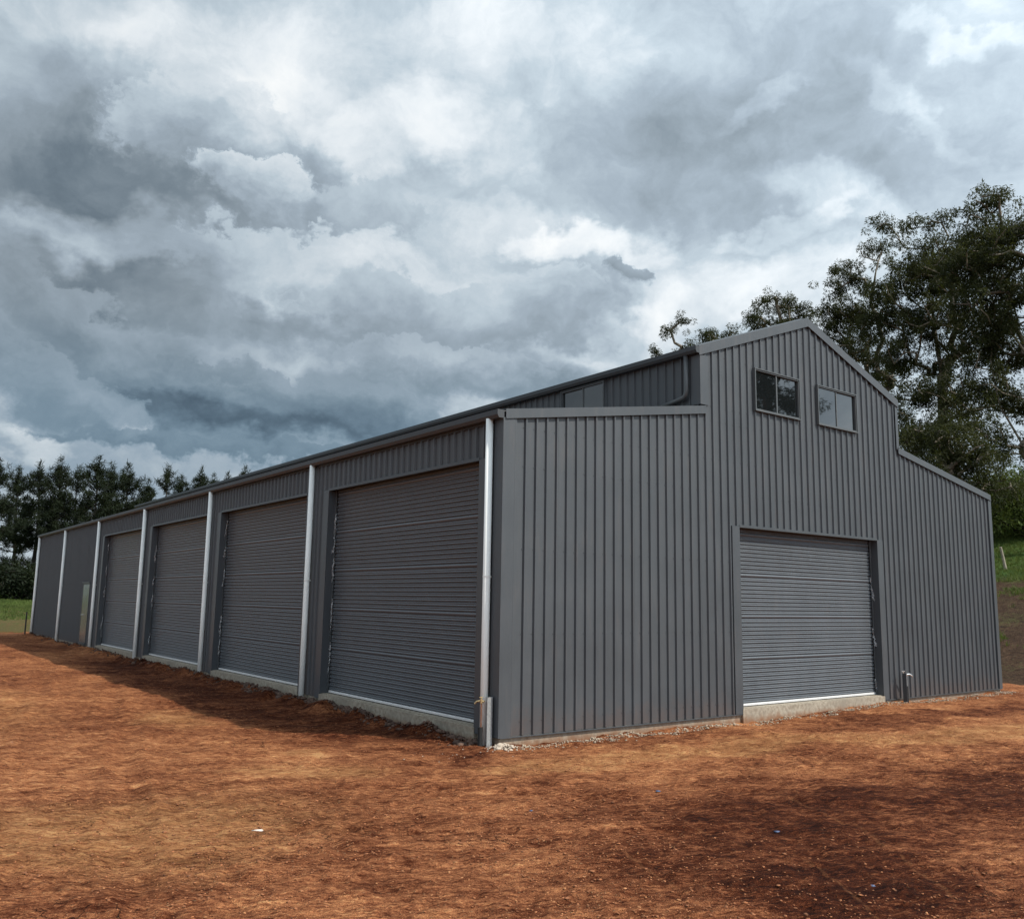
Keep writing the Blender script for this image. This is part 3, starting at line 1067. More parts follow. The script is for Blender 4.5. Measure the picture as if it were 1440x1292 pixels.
def roller_door(root_loc, rz, width, height, rec, film_side, seed):
    """u along +x locally, outside towards -y locally"""
    rd = bpy.data.objects.new('roller_door', None)
    rd.empty_display_size = .2
    COL.objects.link(rd)
    rd.location = root_loc
    rd.rotation_euler = (0, 0, rz)
    rd.parent = shed
    prof = door_profile(0.05, height + .02)
    g = 0.035
    bands = {}
    for a, b in zip(prof, prof[1:]):
        bands.setdefault(max(a[2] - 1, 0) // 10, []).append((a, b))
    rs = random.Random(seed)
    for kb in sorted(bands):
        mb = MB()
        lip = 0.0015 * (kb % 2)
        nx = 9
        ph = rs.random() * 6
        verts, faces = [], []
        rows = [bands[kb][0][0]] + [b for a, b in bands[kb]]
        for (z, d, k) in rows:
            for i in range(nx + 1):
                u = g + (width - 2 * g) * i / nx
                bow = 0.004 * math.sin(ph + 5.1 * i / nx + z * 1.7)
                verts.append((u, rec + d + lip + bow * 0.5, z + bow * .3))
        for r in range(len(rows) - 1):
            for i in range(nx):
                q = r * (nx + 1) + i
                faces.append((q, q + 1, q + nx + 2, q + nx + 1))
        mb.add(verts, faces)
        mb.build('curtain_panel', M['door'], rd, smooth=True)
    mb = MB()
    mb.box(g + .005, width - g - .005, rec - .012, rec + .028, 0.012, 0.050, .004)
    mb.build('bottom_rail', M['rail'], rd)
    mb = MB()
    mb.box(g + .01, width - g - .01, rec - .004, rec + .02, -0.009, 0.011)
    mb.build('bottom_seal', M['rubber'], rd)
    for s in (0, 1):
        mb = MB()
        u = 0.0 if s == 0 else width
        k = 1 if s == 0 else -1
        mb.box(u + k * .001, u + k * .042, rec - .022, rec - .018, 0, height)
        mb.box(u + k * .001, u + k * .005, rec - .017, rec + .05, 0, height)
        mb.build('guide_track', M['alu'], rd)
    # lining of the opening behind the curtain
    mb = MB()
    mb.quad((0, rec + .09, 0), (width, rec + .09, 0), (width, rec + .09, height + .1), (0, rec + .09, height + .1))
    mb.build('back_lining', M['dark'], rd)
    # torn protective film left along the guide
    uf = g + .01 if film_side == 0 else width - g - .01
    kf = -1 if film_side == 0 else 1
    z = 0.12 + rs.uniform(0, .3)
    while z < height - .3:
        # a torn ribbon that hangs from one corner and billows out to a ragged flap
        ln = rs.uniform(.16, .55)
        flap = rs.uniform(.045, .09) if rs.random() < .6 else rs.uniform(.11, .19)
        n = max(5, int(ln / .05))
        mb = MB()
        P = []
        ph, q1 = rs.uniform(0, 6), rs.uniform(5, 11)
        for i in range(n + 1):
            t = i / n
            w = flap * (.15 + .85 * t ** 1.6) * (1 if i < n else rs.uniform(.5, .9)) * (.8 + .2 * math.sin(ph + q1 * t))
            out = .012 + .05 * t * (.5 + .5 * math.sin(ph + 4 * t))
            zz = z + ln * (1 - t)
            row = []
            for j in range(4):
                u_ = j / 3
                row.append((uf - kf * .012 + kf * w * u_ + .006 * math.sin(9 * t + ph + 2 * j), rec - .012 - out * (.35 + .65 * math.sin(1.3 * u_ + .4)) - .012 * math.sin(14 * t + 3 * j + ph),
                            zz - .05 * u_ * t + .012 * math.sin(5 * j + ph + 6 * t)))
            P.append(row)
        for r0, r1 in zip(P, P[1:]):
            for j in range(3):
                mb.quad(r0[j], r0[j + 1], r1[j + 1], r1[j])
        mb.build('plastic_film', M['film'], rd, smooth=True)
        z += ln + rs.uniform(.03, .75)
    return rd


REC = 0.13
roller_door((GD[0], 0, SLAB), 0, GD[1] - GD[0], GD[3] - SLAB, REC, 1, 3)
for i, (a, b) in enumerate(DW):
    # the side doors look towards -x: local +x runs along -y
    roller_door((0, b, SLAB), -math.pi / 2, b - a, DZ - SLAB, REC, 0, 20 + i)


def opening_trim(P, a, b, z0, z1, wl, wr, dep=REC + .09, proud=0.036):
    """jamb and head flashings round an opening; P(u, d, z), d proud of the wall"""
    def bx(ua, ub, da, db, za, zb, name):
        mb = MB()
        vs = [P(u, d, z) for z in (za, zb) for u, d in ((ua, da), (ub, da), (ub, db), (ua, db))]
        mb.add(vs, [(3, 2, 1, 0), (4, 5, 6, 7), (0, 1, 5, 4), (1, 2, 6, 5), (2, 3, 7, 6), (3, 0, 4, 7)])
        return mb
    for (u, s, w) in ((a, -1, wl), (b, 1, wr)):
        mb = bx(u - s * .0, u + s * w, proud - .004, proud, z0 - .09, z1 + .006, '')
        m2 = bx(u + s * w + s * .001, u + s * (w + .004), 0.001, proud, z0 - .09, z1 + .006, '')
        m3 = bx(u + s * .0005, u + s * .004, -dep, proud - .005, z0, z1, '')
        for q in (m2, m3):
            mb.add(q.v, q.f)
        mb.build('jamb_flashing', M['trim'], shed)
    mb = bx(a - .002, b + .002, -dep, proud + .001, z1 + .008, z1 + .012, '')
    m2 = bx(a - .002, b + .002, proud - .003, proud + .002, z1 + .013, z1 + .035, '')
    m3 = bx(a - .002, b + .002, proud - .002, proud + .002, z1 - .010, z1 + .007, '')
    for q in (m2, m3):
        mb.add(q.v, q.f)
    mb.build('head_flashing', M['trim'], shed)


opening_trim(gable_xy, GD[0], GD[1], SLAB, GD[3], 0.19, 0.19)
for a, b in DW:
    opening_trim(left_xy, a, b, SLAB, DZ, 0.17, 0.21)

# personnel door near the far end
pd = bpy.data.objects.new('personnel_door', None)
COL.objects.link(pd)
pd.parent = shed
mb = MB()
mb.box(-.036, .08, PA[0] - .001, PA[0] + .05, ZB, 2.29)
mb.box(-.036, .08, PA[1] - .05, PA[1] + .001, ZB, 2.29)
mb.box(-.036, .08, PA[0] + .051, PA[1] - .051, 2.24, 2.29)
mb.box(-.05, .08, PA[0] + .051, PA[1] - .051, ZB, .19)
mb.box(-.07, -.037, PA[0] - .05, PA[1] + .1, 2.292, 2.32)
mb.build('door_frame', M['trim'], pd)
mb = MB()
mb.box(-.032, .01, PA[0] + .054, PA[1] - .054, .195, 2.236, .004)
mb.build('door_leaf', mat_painted('door_leaf_film', (0.15, 0.15, 0.145), 0.2, 0.3, 0.7), pd)
mb = MB()
mb.tube([(-.03, PA[1] - .17, 1.15), (-.08, PA[1] - .17, 1.15)], .012, 8)
mb.tube([(-.08, PA[1] - .17, 1.15), (-.08, PA[1] - .31, 1.15)], .010, 8)
mb.tube([(-.028, PA[1] - .17, 1.15), (-.04, PA[1] - .17, 1.15)], .03, 12)
mb.build('door_handle', M['chrome'], pd)


# ---- sliding windows
def window(P, a, b, z0, z1, cl):
    wd = bpy.data.objects.new('sliding_window', None)
    COL.objects.link(wd)
    wd.parent = shed

    def bx(mb, ua, ub, da, db, za, zb):
        vs = [P(u, d, z) for z in (za, zb) for u, d in ((ua, da), (ub, da), (ub, db), (ua, db))]
        mb.add(vs, [(3, 2, 1, 0), (4, 5, 6, 7), (0, 1, 5, 4), (1, 2, 6, 5), (2, 3, 7, 6), (3, 0, 4, 7)])
    mb = MB()
    t = .042
    for (w0, w1, d0, d1, off) in ((0, t * .45, .0, .062, 0), (t * .45 + .004, t, .0, .048, 0)):
        bx(mb, a + w0, a + w1, -.03, d1, z0 + w0, z1 - w0)
        bx(mb, b - w1, b - w0, -.03, d1, z0 + w0, z1 - w0)
        bx(mb, a + w1 + .0005, b - w1 - .0005, -.03, d1, z0 + w0, z0 + w1)
        bx(mb, a + w1 + .0005, b - w1 - .0005, -.03, d1, z1 - w1, z1 - w0)
    mb.build('window_frame', M['alu'], wd)
    mid = (a + b) / 2
    mb = MB()
    bx(mb, mid - .03, mid - .004, -.02, .034, z0 + t, z1 - t)
    bx(mb, mid - .003, mid + .024, -.02, .018, z0 + t, z1 - t)
    mb.build('mullion', M['alu'], wd)
    for (u0, u1, d) in ((a + t, mid - .031, .022), (mid + .025, b - t, .008)):
        mb = MB()
        bx(mb, u0, u1, d - .005, d, z0 + t, z1 - t)
        mb.build('window_pane', M['glass'], wd)
    return wd


for a, b, c, d in WIN:
    window(gable_xy, a, b, c, d, 0)
window(cl_xy, CWIN[0], CWIN[1], CWIN[2], CWIN[3], 0)

# dark lining inside so that nothing shines through joints
mb = MB()
mb.quad((.06, .14 + REC, 0), (XC0, .14 + REC, 0), (XC0, .14 + REC, HE - .1), (.06, .14 + REC, HE - .1))
mb.quad((XC0, .14 + REC, 0), (XC1, .14 + REC, 0), (XC1, .14 + REC, HC - .1), (XC0, .14 + REC, HC - .1))
mb.quad((.24, .3, 0), (.24, LEN - .1, 0), (.24, LEN - .1, HE - .1), (.24, .3, HE - .1))
mb.build('inner_lining', M['dark'], shed)


# ---- downpipes
dp = None
for i in range(7):
    y = P0 + PS * i
    if dp is None:
        mb = MB()
        mb.tube([(-.092, 0, -.25), (-.092, 0, 1.5), (-.092, 0, HE - .10)], .052, 20)
        dp = mb.build('downpipe', M['pvc'], shed, smooth=False)
        for p in dp.data.polygons:
            p.use_smooth = len(p.vertices) == 4
        dp.location = (0, y, 0)
        mb = MB()
        mb.tube([(-.092, 0, 2.2), (-.092, 0, 2.225)], .055, 20)
        mb.box(-.06, -.02, -.012, .012, 2.2, 2.225)
        br = mb.build('pipe_bracket', M['pvc'], dp)
    else:
        c = dp.copy()
        COL.objects.link(c)
        c.parent = shed
        c.location = (0.0 + random.uniform(-.006, .004), y, 0)
        c.rotation_euler = (random.uniform(-.002, .002), random.uniform(-.0015, .002), random.random() * 0.0)
        c2 = br.copy()
        COL.objects.link(c2)
        c2.parent = c
# grey upper downpipe that turns out onto the lean-to roof
mb = MB()
px = XC0 - .075
mb.tube([(px, .24, HC - .10), (px, .24, 5.46), (px, .255, 5.39), (px, .30, 5.345), (px, .40, 5.325), (px, .80, 5.27)], .042, 14)
o = mb.build('upper_downpipe', M['alu'], shed, smooth=False)
for p in o.data.polygons:
    p.use_smooth = len(p.vertices) == 4

# ---- screws along the girts: far too many to pick apart
mb = MB()


def screw(P, u, z):
    r = .0065
    vs = [P(u + r * math.cos(k * 1.0472), .009, z + r * math.sin(k * 1.0472)) for k in range(6)] + \
         [P(u + r * math.cos(k * 1.0472), .0, z + r * math.sin(k * 1.0472)) for k in range(6)]
    mb.add(vs, [(0, 1, 2, 3, 4, 5)] + [(k, k + 6, (k + 1) % 6 + 6, (k + 1) % 6) for k in range(6)])


k = 0
u = PH
while u < XR - .1:
    for z in (.30, 1.45, 2.6, 3.75, 4.3, 4.95, 5.2, 6.1, 6.8):
        uu = u + .125
        if uu < .2 or uu > XR - .12 or z > roof_z(uu) - .2:
            continue
        if GD[0] - .2 < uu < GD[1] + .2 and z < GD[3] + .05:
            continue
        if any(a - .02 < uu < b + .02 and c - .03 < z < d + .03 for a, b, c, d in WIN):
            continue
        screw(gable_xy, uu, z)
    u += .19
sc = mb.build('cladding_screws', M['wall'], shed)
sc['kind'] = 'stuff'

# ================================================================== tap stands, picket, debris
ts = thing('tap_stand', 'pale steel post with copper pipe and brass tap beside the nearest white downpipe', 'tap stand', (-.105, .105, 0))
mb = MB()
mb.box(-.042, .042, -.042, -.036, -.3, .63)
mb.box(.036, .042, -.035, .042, -.3, .63)
mb.box(-.042, -.030, -.0355, -.030, -.3, .63)
mb.build('steel_post', M['galv'], ts)
mb = MB()
mb.tube([(-.085, .035, .24), (-.085, .035, .555)], .010, 10)
mb.build('copper_pipe', M['copper'], ts)
mb = MB()
mb.tube([(-.088, .045, -.1), (-.088, .045, .245)], .031, 14)
mb.build('foam_sleeve', M['rubber'], ts)
mb = MB()
mb.tube([(-.085, .035, .55), (-.085, .035, .60)], .019, 10)
mb.tube([(-.06, .0, .575), (-.10, .06, .578), (-.125, .09, .57), (-.14, .11, .54)], [.013, .014, .012, .011], 10)
mb.tube([(-.085, .035, .60), (-.085, .035, .625)], .009, 8)
mb.box(-.115, -.055, .033, .047, .622, .632, .002)
mb.build('brass_tap', M['brass'], ts)

t2 = thing('tap_stand', 'dark grey steel post with chrome tap standing right of the gable roller door', 'tap stand', (9.79, -.17, -.01))
mb = MB()
mb.box(-.05, .03, .03, .036, -.3, .62)
mb.box(-.05, -.044, -.05, .0295, -.3, .62)
mb.build('steel_post', M['trim'], t2)
mb = MB()
mb.tube([(.035, .0, .36), (.035, .0, .58)], .012, 8)
mb.build('riser_pipe', M['galv'], t2)
mb = MB()
mb.tube([(.035, .0, -.1), (.035, .0, .375)], .03, 12)
mb.build('foam_sleeve', M['rubber'], t2)
mb = MB()
mb.tube([(.035, .0, .56), (.035, .0, .61)], .02, 10)
mb.tube([(-.03, .02, .60), (.035, 0, .595), (.10, -.03, .60), (.15, -.05, .575), (.165, -.055, .54)], [.016, .018, .017, .015, .013], 10)
mb.tube([(-.03, .02, .60), (-.03, .02, .645)], .011, 8)
mb.box(-.10, .02, .012, .028, .645, .665, .003)
mb.build('chrome_tap', M['chrome'], t2)

pk = thing('steel_picket', 'thin black star picket standing beside the far corner of the shed', 'picket', (-.20, 35.95, 0))
mb = MB()
for a in (0.5, 2.6, 4.7):
    c, s = math.cos(a), math.sin(a)
    mb.add([(0, 0, -.2), (c * .035, s * .035, -.2), (c * .035 - s * .006, s * .035 + c * .006, -.2), (-s * .006, c * .006, -.2),
            (0, 0, 1.05), (c * .035, s * .035, 1.05), (c * .035 - s * .006, s * .035 + c * .006, 1.05), (-s * .006, c * .006, 1.05)],
           [(3, 2, 1, 0), (4, 5, 6, 7), (0, 1, 5, 4), (1, 2, 6, 5), (2, 3, 7, 6), (3, 0, 4, 7)])
mb.build('picket_post', M['picket'], pk)

# icosahedron for clods and stones
_t = (1 + 5 ** .5) / 2
ICO_V = np.array([(-1, _t, 0), (1, _t, 0), (-1, -_t, 0), (1, -_t, 0), (0, -1, _t), (0, 1, _t), (0, -1, -_t), (0, 1, -_t), (_t, 0, -1), (_t, 0, 1), (-_t, 0, -1), (-_t, 0, 1)]) / 1.902
ICO_F = np.array([(0, 11, 5), (0, 5, 1), (0, 1, 7), (0, 7, 10), (0, 10, 11), (1, 5, 9), (5, 11, 4), (11, 10, 2), (10, 7, 6), (7, 1, 8), (3, 9, 4), (3, 4, 2), (3, 2, 6), (3, 6, 8), (3, 8, 9), (4, 9, 5), (2, 4, 11), (6, 2, 10), (8, 6, 7), (9, 8, 1)])


def scatter_stones(name, P, size, mat, flat=0.55, sink=0.3, kind='stuff'):
    n = len(P)
    V = np.repeat(ICO_V[None], n, 0) * (1 + RNG.uniform(-.35, .35, (n, 12, 1)))
    V *= RNG.uniform(.6, 1.3, (n, 1, 3)) * np.array([1, 1, flat])
    a = RNG.uniform(0, 6.28, n)
    c, s = np.cos(a)[:, None], np.sin(a)[:, None]
    x = V[..., 0] * c - V[..., 1] * s
    y = V[..., 0] * s + V[..., 1] * c
    V = np.stack([x, y, V[..., 2]], -1) * size[:, None, None]
    V += P[:, None, :]
    V[..., 2] += (size * flat * (1 - 2 * sink))[:, None] * 0.6
    F = (ICO_F[None] + (np.arange(n) * 12)[:, None, None]).reshape(-1, 3)
    o = np_mesh(name, V.reshape(-1, 3), F, mat)
    if kind:
        o['kind'] = kind
    return o


def on_ground(x, y):
    return np.stack([x, y, terr(x, y) + yard_detail(x, y)], -1)


# clods over the yard, thickest close by
for nm, n, mt_, sz in (('dirt_clods', 30000, M['clod'], .0046), ('dry_crumbs', 9000, M['dry_clod'], .0034)):
    a = np.radians(RNG.uniform(-4, 80, n))
    r = 5.0 * (24 / 5.0) ** RNG.uniform(0, 1, n)
    x, y = CAM[0] + r * np.sin(a), CAM[1] + r * np.cos(a)
    ok = ~((x > -.15) & (y > -.12) & (x < 14.2)) & (x < 15)
    ok &= (fbm(x, y, .45, 3, .6, 77 if nm == 'dirt_clods' else 78) + RNG.uniform(-.7, .7, n)) > .0
    if nm == 'dry_crumbs':
        ok &= ~((np.hypot((x - .4) / 3.0, (y + 5.0) / 2.2) < 1) & (RNG.random(n) < .85))
    x, y = x[ok], y[ok]
    scatter_stones(nm, on_ground(x, y), sz * np.exp(np.minimum(RNG.normal(0, .5, len(x)), 1.1)) + .003, mt_, .45, .25)
# damp rubble heaped along the side of the slab
n = 4600
y = RNG.uniform(.25, 35.2, n)
y = np.where(RNG.random(n) < .5, RNG.uniform(.25, 9, n), y)
x = -.06 - np.abs(RNG.normal(0, .2, n)) * (0.7 + .5 * vnoise(y * .9, y * 0 + 3, 9))
scatter_stones('slab_edge_rubble', on_ground(x, y), .013 * np.exp(RNG.normal(0, .6, n)) + .006, M['dark_clod'], .7)
n = 4200
x = RNG.uniform(.15, 14.3, n)
y = -.05 - np.abs(RNG.normal(0, .12, n)) - .1 * RNG.random(n)
scatter_stones('concrete_crumbs', on_ground(x, y), .0055 * np.exp(np.minimum(RNG.normal(0, .65, n), 1.2)) + .003, M['crumb'], .7)
n = 190
x = -.02 + RNG.normal(0, .11, n)
y = -.12 + RNG.normal(0, .06, n)
p = on_ground(x, y)
p[:, 2] += .06 * np.exp(-((x + .02) / .12) ** 2 - ((y + .12) / .08) ** 2) * RNG.random(n)
mo = scatter_stones('mortar_heap', p, .010 * np.exp(RNG.normal(0, .5, n)) + .004, M['mortar'], .7)
n = 18
x = -.75 + RNG.normal(0, .35, n)
y = -.35 + RNG.normal(0, .18, n)
scatter_stones('mortar_specks', on_ground(x, y), .005 * np.exp(RNG.normal(0, .5, n)) + .003, M['mortar'], .7)


def lump(name, label, cat, x, y, s, mat, flat, group=None):
    p = on_ground(np.array([x]), np.array([y]))
    o = scatter_stones(name, p, np.array([s]), mat, flat, .2, None)
    me = o.data
    me.transform(Matrix.Translation(-Vector(p[0])))
    o.location = Vector(p[0])
    tag(o, label, cat, group)
    return o


for (x, y, s, lab) in ((-1.77, -2.93, .030, 'blue plastic scrap on the dirt before the shed corner, leftmost of the four'),
                       (-.31, -3.14, .032, 'blue plastic scrap on the dirt, farthest back of the four'),
                       (-.59, -4.77, .026, 'small blue plastic scrap in the middle of the dark damp dirt patch'),
                       (-1.24, -6.03, .034, 'blue plastic scrap nearest the camera at the lower right')):
    lump('plastic_scrap', lab, 'scrap', x, y, s, M['blue'], .25, 'blue plastic scraps on the dirt')
lump('white_stone', 'flat whitish stone lying alone on the orange dirt at the lower left', 'stone', -4.13, -2.25, .038, M['white_stone'], .35)


# ================================================================== trees


class Skeleton:
    """grows limbs towards given foliage points, each joining the nearest suitable wood"""

    def __init__(self, trunk_pts):
        self.p = [np.array(q, float) for q in trunk_pts]
        self.par = [-1] + list(range(len(trunk_pts) - 1))
        self.leafload = [0] * len(self.p)

    def grow(self, targets, step, rng, up_bias=0.7, wig=0.12):
        base = self.p[0]
        order = np.argsort([t[2] * 0.4 + np.linalg.norm((t - base)[:2]) for t in targets])
        for k in order:
            t = targets[k]
            P = np.array(self.p)
            dv = t - P
            dist = np.linalg.norm(dv, axis=1)
            # wood should come from below and from inside
            pen = np.clip(P[:, 2] + 0.35 * dist - t[2], 0, None) * up_bias
            pen += np.clip(np.hypot(P[:, 0] - base[0], P[:, 1] - base[1]) - np.hypot(*(t - base)[:2]), 0, None)
            j = int(np.argmin(dist + pen))
            n = max(1, int(round(dist[j] / step)))
            a = self.p[j]
            prev = j
            off = rng.normal(0, wig, 3) * dist[j]
            for i in range(1, n + 1):
                s = i / n
                q = a + (t - a) * s + off * math.sin(math.pi * s) + np.array([0, 0, -0.06 * dist[j] * math.sin(math.pi * s)])
                q = q + rng.normal(0, 0.03, 3)
                self.p.append(q)
                self.par.append(prev)
                self.leafload.append(0)
                prev = len(self.p) - 1
            self.leafload[prev] += 1

    def mesh(self, name, mat, parent, r_tip, r_base, sides=6, exp=0.5):
        n = len(self.p)
        load = np.array(self.leafload, float)
        for i in range(n - 1, 0, -1):
            load[self.par[i]] += load[i]
        tot = max(load[0], 1)
        rad = r_tip + (r_base - r_tip) * (load / tot) ** exp
        P = np.array(self.p)
        par = np.array(self.par)
        idx = np.where(par >= 0)[0]
        A, B = P[par[idx]], P[idx]
        ra, rb = np.minimum(rad[par[idx]], rad[idx] * 1.35), rad[idx]
        T = B - A
        T /= np.linalg.norm(T, axis=1, keepdims=True) + 1e-9
        U = np.cross(T, np.array([0.31, 0.9, 0.2]))
        U /= np.linalg.norm(U, axis=1, keepdims=True) + 1e-9
        Wv = np.cross(T, U)
        ang = np.arange(sides) * 2 * np.pi / sides
        ring = U[:, None] * np.cos(ang)[None, :, None] + Wv[:, None] * np.sin(ang)[None, :, None]
        V = np.concatenate([A[:, None] - T[:, None] * ra[:, None, None] * .3 + ring * ra[:, None, None], B[:, None] + ring * rb[:, None, None]], 1)
        m_ = len(idx)
        k = np.arange(sides)
        F = np.stack([k, (k + 1) % sides, (k + 1) % sides + sides, k + sides], 1)
        F = (F[None] + (np.arange(m_) * 2 * sides)[:, None, None]).reshape(-1, 4)
        return np_mesh(name, V.reshape(-1, 3), F, mat, parent, True)


def leaf_quads(C, n_per, rx, rz, ll, lw, rng, droop=0.5):
    """leaf-shaped quads round clump centres C"""
    C = np.repeat(C, n_per, 0)
    n = len(C)
    d = rng.normal(0, 1, (n, 3))
    d /= np.linalg.norm(d, axis=1, keepdims=True)
    rr = rng.uniform(0.25, 1, (n, 1)) ** 0.5
    O = C + d * rr * np.array([rx, rx, rz])
    dirv = d * np.array([1, 1, .5]) + rng.normal(0, .6, (n, 3)) + np.array([0, 0, -droop])
    dirv /= np.linalg.norm(dirv, axis=1, keepdims=True)
    side = np.cross(dirv, rng.normal(0, 1, (n, 3)))
    side /= np.linalg.norm(side, axis=1, keepdims=True)
    L = (ll * rng.uniform(.45, 1.7, (n, 1)))
    Wd = (lw * rng.uniform(.7, 1.3, (n, 1)))
    V = np.stack([O, O + dirv * L * .45 + side * Wd, O + dirv * L, O + dirv * L * .45 - side * Wd], 1)
    F = np.arange(n * 4).reshape(-1, 4)
    return V.reshape(-1, 3), F


def polar(az, el_or_none, dist):
    a = math.radians(az)
    return CAM[0] + dist * math.sin(a), CAM[1] + dist * math.cos(a)


def gum_tree(label, az, dist, trunk, lobes, seed, n_leaf=210, r_base=0.42, group='gum trees behind the shed', clump=.47, step=.9, dens=.62):
    """lobes: (azimuth, elevation, depth offset, radius across, radius up, number of leaf clumps), seen from the yard"""
    rng = np.random.default_rng(seed)
    bx, by = polar(az, None, dist)
    bz = float(terr(np.array([bx]), np.array([by]))[0]) - .1
    rootp = np.array([bx, by, bz])
    t = thing('gum_tree', label, 'tree', rootp, 0, group)

    def world(a, e, dd):
        D = dist + dd
        x, y = polar(a, None, D)
        return np.array([x, y, CAM[2] + D * math.tan(math.radians(e))]) - rootp
    sk = Skeleton([world(*q) for q in trunk])
    sk.p[0] = np.array([0., 0., 0.])
    tg = []
    for (a, e, dd, rx, rz, n) in lobes:
        c = world(a, e, dd)
        n = int(n * dens)
        d = rng.normal(0, 1, (n, 3))
        d /= np.linalg.norm(d, axis=1, keepdims=True)
        d[:, 2] = np.where(d[:, 2] < -.35, -d[:, 2], d[:, 2])
        rr = rng.uniform(.45, 1.05, (n, 1))
        tg.append(c + d * rr * np.array([rx, rx, rz * 1.35]))
    tg = np.concatenate(tg)
    sk.grow(list(tg), step, rng)
    sk.mesh('trunk', M['gum_bark'], t, 0.020, r_base, 6, .62)
    sub = np.repeat(tg, 3, 0) + rng.normal(0, clump * .72, (len(tg) * 3, 3)) * np.array([1, 1, .85]) * np.repeat(rng.uniform(.6, 1.5, (len(tg), 1)), 3, 0)
    V, F = leaf_quads(sub, n_leaf // 3, clump * .62, clump * .58, .155, .026, rng, .7)
    np_mesh('crown', V, F, M['gum_leaf'], t)
    return t


# trunk: azimuth, elevation, depth offset
gum_tree('huge spreading gum tree with the tallest crown, right of the shed gable', 64.2, 56,
         [(64.2, 3, 0), (63.9, 7, 0), (63.5, 10.5, -.3), (63.6, 13.5, -.4), (63.3, 16.5, 0)],
         [(60.9, 22.3, 0, .55, .5, 7), (61.5, 21.3, 0, .6, .5, 8), (62.5, 21.9, 1, .6, .45, 8), (63.7, 22.1, 0, .8, .4, 10), (62.0, 19.6, -1, 1.4, .8, 22),
          (64.3, 20.2, 0, 2.0, .9, 42), (62.6, 18.3, -1.5, 2.4, 1.3, 70), (65.0, 18.8, -1, 2.2, 1.4, 70), (60.9, 18.2, 1, 1.3, .9, 26), (60.3, 16.3, 0, 1.5, .8, 30),
          (63.3, 15.8, -2, 2.6, 1.4, 75), (61.3, 14.3, -1, 1.8, 1.0, 45), (64.9, 14.0, 0, 2.0, 1.2, 45), (62.8, 11.8, -2.5, 2.0, 1.1, 50), (61.8, 9.9, 0, 1.5, .9, 32), (63.8, 10.0, -3, 1.8, 1.0, 42), (65.2, 11.6, -1, 1.7, 1.0, 40), (66.0, 16.0, -1, 1.4, .9, 28), (63.2, 19.2, 0, 1.4, .7, 22), (65.5, 19.9, 0, 1.2, .7, 20), (61.9, 16.6, 0, 1.6, .9, 36)], 11, r_base=.32)
gum_tree('gum tree with a crooked leaning trunk, cut off by the right edge of the photo', 69.4, 50,
         [(69.4, 5, 0), (68.6, 7.0, 0), (67.6, 9, 0), (66.5, 11.5, 0), (66.2, 14, 0), (66.6, 17, 0)],
         [(66.6, 22.9, 0, .9, .3, 13), (65.9, 21.8, 0, .6, .5, 8), (67.1, 22.2, .5, .7, .4, 9), (66.5, 20.6, 0, 1.5, .7, 30), (68.2, 20.4, 0, 1.5, .9, 40), (67.3, 19.4, -1, 2.2, 1.1, 62),
          (69.5, 19.5, 0, 1.8, 1.2, 36), (66.3, 17.2, -1, 1.8, 1.0, 48), (68.3, 16.6, 0, 1.9, 1.0, 48), (65.7, 14.6, 0, 1.4, .8, 28), (67.6, 13.6, 1, 1.6, .8, 34), (66.9, 11.4, 0, 1.1, .6, 18), (68.6, 10.8, 0, 1.4, .8, 26), (66.0, 9.4, -1, 1.2, .7, 22), (65.4, 18.9, 0, 1.3, .8, 28), (66.9, 15.2, 0, 1.5, .9, 34), (65.6, 12.6, 0, 1.3, .8, 26), (67.4, 8.6, 1, 1.2, .6, 18)], 12, r_base=.34)
gum_tree('gum tree with thin open crown leaning left above the gable roof slope', 60.4, 60,
         [(60.4, 2, 0), (60.2, 7, 0), (59.9, 11, 0), (59.4, 14.5, 0)],
         [(58.4, 20.2, 0, .9, .5, 13), (57.7, 19.2, 0, .6, .4, 8), (57.2, 18.0, 0, .55, .4, 7), (58.9, 19.1, 0, 1.3, .8, 26), (60.0, 20.9, 0, 1.0, .6, 16), (58.2, 17.2, 0, 1.5, .9, 36),
          (59.4, 16.8, 0, 1.6, 1.0, 40), (57.3, 15.9, 0, 1.3, .7, 26), (58.7, 14.9, 0, 1.9, 1.0, 48), (60.2, 13.4, 0, 1.7, .9, 38), (58.9, 12.4, 1, 1.6, .9, 36), (60.6, 10.7, 0, 1.6, 1.0, 36),
          (61.0, 8.4, 0, 1.4, 1.0, 26)], 13, r_base=.27)
gum_tree('smaller gum crown showing over the left slope of the gable roof', 54.4, 66,
         [(54.4, 4, 0), (54.3, 9, 0), (54.1, 13.5, 0)],
         [(53.6, 18.6, 0, 1.0, .5, 16), (54.9, 18.2, 0, 1.1, .5, 18), (52.7, 17.7, 0, .8, .4, 11), (55.8, 17.6, 0, .9, .5, 12), (54.0, 17.2, 0, 1.6, .7, 30), (55.2, 16.6, 0, 1.5, .8, 26), (53.2, 15.8, 0, 1.4, .7, 20)], 14, r_base=.3)
gum_tree('little rounded gum crown just clearing the upper roof edge', 50.2, 70,
         [(50.2, 6, 0), (50.1, 11, 0), (50.1, 14.5, 0)],
         [(49.9, 16.75, 0, .9, .5, 18), (50.6, 16.4, 0, 1.0, .5, 16), (51.5, 16.9, 0, .5, .3, 7), (49.2, 16.0, 0, .9, .5, 12)], 15, r_base=.2)
gum_tree('spindly gum sprig with bare twigs poking above the roof edge', 47.7, 70,
         [(47.7, 6, 0), (47.7, 11, 0), (47.6, 15.0, 0)],
         [(47.3, 17.2, 0, .42, .25, 7), (48.2, 17.7, 0, .4, .22, 7), (46.4, 16.0, 0, .5, .25, 6), (48.3, 16.2, 0, .6, .3, 8), (46.8, 15.5, 0, .5, .3, 6)], 16, r_base=.16, clump=.45)
